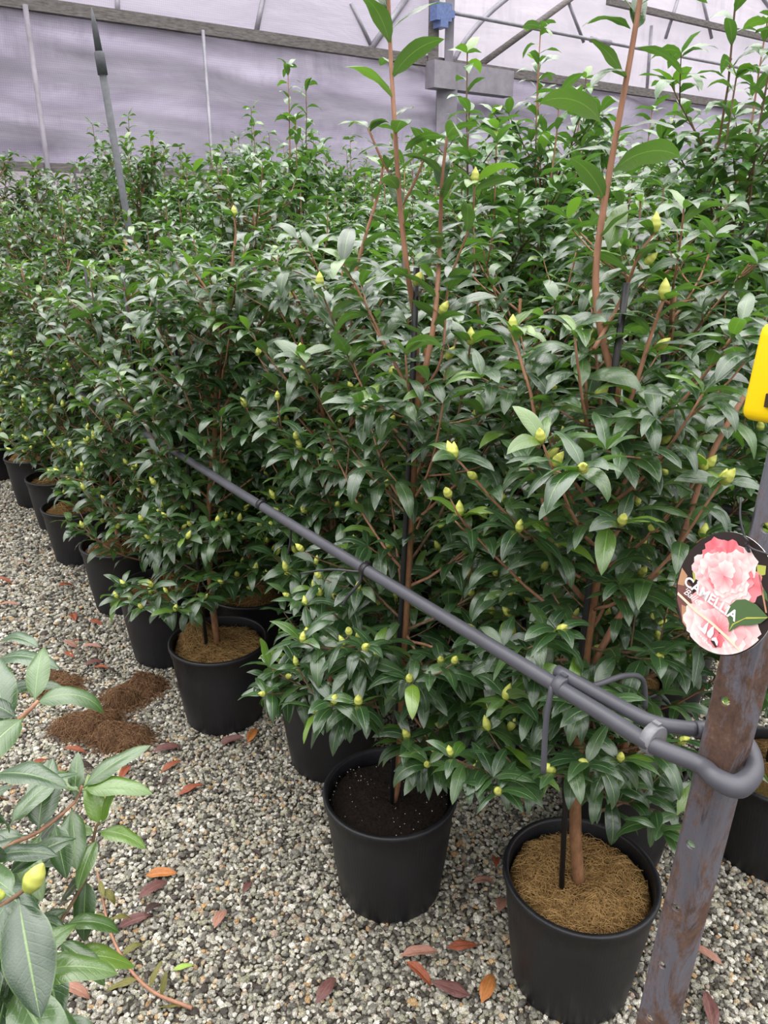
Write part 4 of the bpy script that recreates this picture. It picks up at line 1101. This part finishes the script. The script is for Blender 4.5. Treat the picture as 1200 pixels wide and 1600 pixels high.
for a in [(70, 1480, .80, 300, -.2, .6, .085, 0, .5), (50, 1460, .80, 230, -.3, .5, .09, 0, .5), (-10, 1480, .74, 320, .1, .8, .09, 0, .46), (60, 1560, .85, 200, .2, .9, .085), (80, 1590, .88, 340, 0, .9, .085, .1), (10, 1370, .85, 40, .5, .9, .075, .1), (-20, 1380, .8, 330, .2, .8, .085), (15, 1290, .93, 60, .6, .9, .08), (-15, 1340, .85, 0, .4, .8, .08), (35, 1250, .97, 30, .6, .9, .07, .1), (-10, 1210, .9, 350, .3, .8, .08), (-15, 1090, .85, 10, .5, .9, .08, .1), (52, 1102, .78, 15, .55, 1.9, .075, .35, .36, .3), (40, 1120, .78, 250, .1, .8, .085, .25, .40, -.5), (20, 1135, .78, 262, -.5, .5, .10, .05, .40, .9), (55, 1098, .78, 100, .9, .9, .06, .5, .4),
          (30, 1125, .78, 175, .8, 1.2, .08, 0, .42), (10, 1140, .79, 120, .9, .9, .08, .1, .42), (-10, 1160, .8, 200, .5, 1.2), (-5, 1030, .85, -10, .4, 1.0, .07), (0, 1000, .95, -20, .5, 1.0, .06),
          (128, 1232, 1.0, 35, .55, .6, .085, .15, .36, .1), (128, 1235, 1.0, 0, .35, .9, .075, .6, .38, .2), (125, 1238, 1.0, 150, .45, 1.2, .075, .55, .38), (118, 1250, 1.0, 100, 1.0, .6, .07, .2, .4), (110, 1262, 1.0, 230, -.3, .5, .07, 0, .5, .4),
          (112, 1262, 1.0, 290, -.6, .3, .075, 0, .5, -.4), (60, 1300, .95, 95, .9, .8, .082, .25, .5, .3), (45, 1305, .95, 200, .2, .8, .09, .0, .42), (85, 1285, .96, 300, -.5, .5, .075, .1, .5, .4), (65, 1300, .95, 260, -.3, .9, .08, .1, .42),
          (20, 1325, .93, 165, .2, .8, .09, 0, .4), (30, 1320, .93, 310, .0, .9, .07, .25, .42),
          (155, 1290, 1.0, 120, 1.2, .5, .055, 1.0, .45), (158, 1288, 1.0, 50, 1.2, .4, .045, 1.0, .4), (152, 1300, 1.0, 350, .3, 1.2, .06, .8, .42), (150, 1305, 1.0, 170, .35, 1.1, .07, .55, .42), (152, 1310, 1.0, 260, -.2, .7, .065, .4, .42),
          (148, 1345, 1.0, 175, .1, .9, .09, .1, .40, .2), (140, 1365, 1.0, 190, -.5, .8, .07, .1, .42), (135, 1372, 1.0, 275, -.8, .4, .06, .1, .5, .2), (110, 1420, .97, 200, -.1, .9, .07, .1, .42), (100, 1445, .96, 10, .2, 1.3, .07, .35, .42),
          (75, 1500, .94, 15, .0, .9, .09, .55, .42), (60, 1520, .93, 150, .1, .9, .08, .0, .42), (90, 1470, .95, 340, -.2, 1.0, .07, .2, .4),
          (28, 1402, .70, 300, -.35, .55, .105, 0, .52, .15), (15, 1405, .70, 240, -.5, .6, .11, 0, .5, -.3), (0, 1410, .70, 200, -.1, .9, .09, 0, .46), (25, 1400, .70, 150, .3, .9, .075, .1, .42), (-5, 1425, .70, 270, -.8, .3, .10, 0, .5, .3),
          (20, 1540, .70, 320, -.25, .6, .105, 0, .54, .1), (12, 1540, .70, 270, -.6, .4, .10, 0, .5, -.1), (5, 1550, .70, 215, -.2, .8, .09, 0, .45), (22, 1535, .71, 60, .5, 1.0, .07, .4, .4), (25, 1528, .74, 10, .3, 1.0, .08, .3, .42),
          (-30, 1300, .85, 240, -.4, .6, .09), (0, 1475, .78, 280, -.5, .5, .09, 0, .5), (-15, 1500, .8, 310, -.5, .5, .09, .1, .5), (-20, 1560, .72, 330, -.2, .6, .1, 0, .5), (40, 1560, .80, 330, -.3, .7, .09, .05, .46), (30, 1585, .76, 290, -.4, .6, .09, .1, .46)]:
    LF(*a)
P.bud(D(42, 1392, .70), (.5, .1, .8), 1.35); P.bud(D(20, 1530, .70), (.35, 0, .9), 1.3); P.bud(D(8, 1402, .70), (-.6, 0, .3), .8)
P.body(tr, .42, .80, 9, .20, 2, .3, 0, elev=(.1, .6))
P.leaves = [l for l in P.leaves]
plant_thing(P, 'camellia reaching in at the lower left corner with large close leaves', B5, None, 'coir', (), 9, None, 300, ns=14, nt=6)

# long cut shoot lying on the gravel
P = Plant(66, leafL=.06); zz = .018
q = crv([on_z(152, 1362, .12), on_z(160, 1400, .085), on_z(172, 1455, .045), on_z(200, 1510, .02), on_z(240, 1550, .016), on_z(300, 1575, .016)], 26)
sh = thing('camellia_shoot', 'long thin orange shoot with wilting leaves lying curved on the gravel at lower left', 'shoot', (0, 0, 0))
P.tube(q, .0022, .0042, 0, 8); obj('stem', P.br.mesh('stem', ['bark_red', 'bark', 'trunk']), sh)
P.leaves = []
for (k, az, e0, cu, L, yg) in [(2, 300, .2, .9, .06, .3), (4, 330, .5, 2.2, .055, .1), (8, 200, .2, 1.2, .06, .1), (9, 20, .5, 2.0, .06, 0), (14, 40, .7, 1.6, .06, .1), (18, 190, .1, .8, .07, .3), (20, 70, .9, 1.0, .06, .2), (22, 80, 1.1, .7, .05, .6), (25, 180, .0, .5, .065, .4)]:
    P.leaf(q[k], math.radians(az), e0, cu, L, yg)
wl = obj('wilting_leaves', leaf_mesh('wilting_leaves', P.leaves, 10, 4, 'olive'), sh)

# ------------------------------------------------------------------ loose coir mats on the gravel
def coir_pad(label, px, scale, rz, seed, shape, thick=.03, tone='coirdark'):
    c = on_z(px[0], px[1], 0); t = thing('coir_mat', label, 'coir mat', (c.x, c.y, 0), rz, 'loose coir mats on the gravel')
    rg = random.Random(seed); ph = [rg.uniform(0, 6) for _ in range(6)]; b = MB(); na, nr = 48, 12
    def rad(a): return scale * (1 + shape[0] * math.cos(2 * a + ph[0]) + shape[1] * math.cos(3 * a + ph[1]) + .05 * math.sin(7 * a + ph[2]))
    def hf(x, y):
        q = math.hypot(x, y) / max(1e-4, rad(math.atan2(y, x)))
        if q > 1.0: return .004
        env = max(0.0, 1 - q ** 5)
        return .004 + thick * env * (.75 + .25 * math.sin(x * 42 + ph[3]) * math.cos(y * 37 + ph[4]) + .35 * math.sin(x * 21 + y * 30 + ph[5]))
    V = []; Fc = []
    for j in range(nr + 1):
        for k in range(na):
            a = 2 * math.pi * k / na; r = rad(a) * j / nr; x, y = r * math.cos(a), r * math.sin(a); V.append((x, y, hf(x, y) if j < nr else .002))
    for j in range(nr):
        for k in range(na): k2 = (k + 1) % na; Fc.append((j * na + k, (j + 1) * na + k, (j + 1) * na + k2, j * na + k2))
    b.add(V, Fc); obj('mat_body', b.mesh('mat_body', [tone]), t)
    def fn(r):
        a = r.uniform(0, 6.28); q = rad(a) * math.sqrt(r.random()) * 1.0
        return q * math.cos(a), q * math.sin(a), hf
    obj('loose_fibre', fibre_mesh('loose_fibre', fn, 2600, seed + 3, .0007, (.02, .055), 'fibredark', .018), t, kind='stuff')
coir_pad('upper brown coir mat folded on the gravel nearest the outer pots', (208, 1090), .080, .5, 2, (.30, .10), .052)
coir_pad('lower left brown coir mat, long and flattened on the gravel', (138, 1138), .080, 1.0, 4, (.32, .12), .038)
coir_pad('lower right brown coir mat, clump lying against the flattened one', (190, 1158), .068, -.9, 6, (.28, .08), .046)
coir_pad('small dark coir mat half hidden behind the close green leaf', (88, 1075), .070, 0.2, 8, (.25, .10), .014)

# ------------------------------------------------------------------ fallen leaves
def dead_leaf_mesh(i, mat):
    r = random.Random(300 + i)
    S = [(0, 0, 0, 0, r.uniform(.1, .5), r.uniform(.3, 1.3), .078, .034 * r.uniform(.8, 1.2), r.uniform(.2, .9), r.uniform(-.25, .25), .5, 0, 0, r.uniform(0, 6))]
    me = leaf_mesh('fallen_leaf', S, 10, 6, mat)
    co = np.empty(len(me.vertices) * 3, np.float32); me.vertices.foreach_get('co', co); co = co.reshape(-1, 3)
    co[:, 0] -= co[:, 0].mean(); co[:, 2] -= co[:, 2].min(); me.vertices.foreach_set('co', co.ravel()); me.update(); return me
LM = {}
def fallen(x, y, deg, mat, label, s=1.0, group=None, tiltx=0.0, z=.008):
    i = RR.randint(0, 3)
    if (mat, i) not in LM: LM[(mat, i)] = dead_leaf_mesh(i + 4 * len(mat), mat)
    p = on_z(x, y, .01)
    o = bpy.data.objects.new('fallen_leaf', LM[(mat, i)]); COL.objects.link(o); o.location = (p.x, p.y, z)
    o.rotation_euler = (tiltx, RR.uniform(-.1, .1), math.radians(deg)); o.scale = (s, s, s)
    o['label'] = label; o['category'] = 'fallen leaf'
    if group: o['group'] = group
for a in [(722, 1478, 5, 'dead_red', 'glossy red fallen leaf on gravel left of the front coir pot'),
          (655, 1528, -35, 'dead_red', 'deep red folded fallen leaf left of the purple one, bottom centre'),
          (705, 1550, 170, 'dead_purple', 'purple brown fallen leaf beside the deep red one, bottom centre'),
          (762, 1545, 65, 'dead_orange', 'curled orange brown fallen leaf at the foot of the front coir pot'),
          (757, 1385, 20, 'dead_pink', 'pinkish brown fallen leaf between the soil pot and the coir pot'),
          (784, 1420, 70, 'dead_pink', 'pale brown fallen leaf touching the left side of the front coir pot'),
          (774, 1352, 80, 'dead_red', 'small red fallen leaf tucked by the front coir pot rim'),
          (656, 1492, 10, 'dead_pink', 'faded pink fallen leaf below the soil-filled pot'),
          (510, 1548, 60, 'dead_purple', 'dark reddish fallen leaf alone on the gravel, bottom left of centre'),
          (120, 1558, -10, 'dead_pink', 'rosy fallen leaf lying just right of the large close leaves'),
          (252, 1367, 5, 'dead_orange', 'rust fallen leaf in the middle of the open gravel, by a green scrap'),
          (240, 1392, 50, 'dead_purple', 'dark purple fallen leaf just under the rust leaf of the open gravel'),
          (240, 1425, 70, 'dead_dark', 'blackened fallen leaf below the dark purple one on open gravel'),
          (345, 1440, 82, 'dead_pink', 'long pinkish fallen leaf lying upright on the open gravel'),
          (286, 1512, 20, 'dead_green', 'bright lime green fallen leaf near the tip of the orange shoot'),
          (268, 1198, 40, 'dead_red', 'small red fallen leaf below right of the coir mats'),
          (262, 1172, 25, 'dead_purple', 'maroon fallen leaf just right of the coir mats'),
          (197, 1210, 85, 'dead_red', 'red fallen leaf standing end-on below the coir mats'),
          (130, 1202, 8, 'dead_dark', 'long black fallen leaf below the coir mats'),
          (118, 1176, 0, 'dead_red', 'red fallen leaf touching the lower edge of the coir mats'),
          (88, 1212, -15, 'dead_pink', 'pale pink fallen leaf between the close leaves and the coir mats'),
          (60, 1196, 50, 'dead_red', 'crimson fallen leaf by the close hanging leaf at left'),
          (298, 1235, 30, 'dead_red', 'bright red curled fallen leaf on gravel below the lumpy coir pot'),
          (394, 1150, 75, 'dead_orange', 'bright orange upright fallen leaf at the foot of the lumpy coir pot'),
          (362, 1158, 15, 'dead_purple', 'crumpled maroon fallen leaf left of the bright orange one'),
          (432, 1020, 30, 'dead_red', 'red fallen leaf between the lumpy coir pot and the next soil pot'),
          (430, 1042, -20, 'dead_orange', 'orange fallen leaf below the red one between two pots'),
          (425, 1062, -10, 'dead_pink', 'pale fallen leaf nearest the rim of the second soil pot'),
          (60, 1056, 20, 'dead_pink', 'rosy fallen leaf on gravel above the small dark coir mat'),
          (148, 1037, 35, 'dead_purple', 'narrow brown fallen leaf above the coir mats'),
          (158, 1044, -15, 'dead_red', 'small dark red fallen leaf above the coir mats, right of the narrow one'),
          (108, 1022, -40, 'dead_red', 'dark red fallen leaf left of the fourth outer pot'),
          (112, 1012, -20, 'dead_pink', 'dull pink fallen leaf just behind the dark red one'),
          (115, 965, -60, 'dead_red', 'brick red fallen leaf on gravel beside the fifth outer pot'),
          (150, 972, -30, 'dead_red', 'small vermilion fallen leaf nearest the fifth outer pot'),
          (16, 946, 10, 'dead_pink', 'pinkish fallen leaf by the left picture edge'),
          (8, 912, -5, 'dead_red', 'brick fallen leaf at the left picture edge, above the pinkish one'),
          (105, 920, 40, 'dead_red', 'red fallen leaf in front of the sixth outer pot'),
          (38, 885, 30, 'dead_pink', 'small pink fallen leaf left of the sixth outer pot'),
          (820, 1255, 85, 'dead_pink', 'brown fallen leaf under the hanging spray right of the soil pot'),
          (820, 1228, 80, 'dead_orange', 'orange fallen leaf in the gap behind the front coir pot'),
          (575, 990, 40, 'dead_pink', 'pink fallen leaf on gravel behind the second soil pot'),
          (1108, 1580, 80, 'dead_purple', 'purplish curled fallen leaf right of the steel post foot'),
          (1105, 1495, -40, 'dead_pink', 'pinkish fallen leaf right of the steel post'),
          (145, 862 + 150, 0, 'dead_pink', 'flat dull fallen leaf in the strip beside the fourth outer pot'),
          (210, 1440, 20, 'dead_purple', 'shrivelled brown fallen leaf near the middle of the orange shoot')]:
    fallen(*a, s=RR.uniform(.85, 1.1) if a[3] != 'dead_green' else .6)
for k in range(26):
    p = W(RR.uniform(1.0, 4.5), RR.uniform(-.3, .68)); dep = p.y * math.cos(PITCH) + H * math.sin(PITCH)
    px = 600 + F * p.x / dep; py = 800 + F * (H * math.cos(PITCH) - p.y * math.sin(PITCH)) / dep
    fallen(px, py, RR.uniform(0, 360), RR.choice(('dead_dark', 'dead_purple', 'dead_dark', 'dead_red')), 'small dark leaf scrap scattered on the gravel beside the outer pots', RR.uniform(.35, .6), 'dark leaf scraps on the gravel')
for si in range(len(SRC)):
    if si not in used:
        for c in ALLKIDS[SRC[si][0].name]: bpy.data.objects.remove(c)
        bpy.data.objects.remove(SRC[si][0])
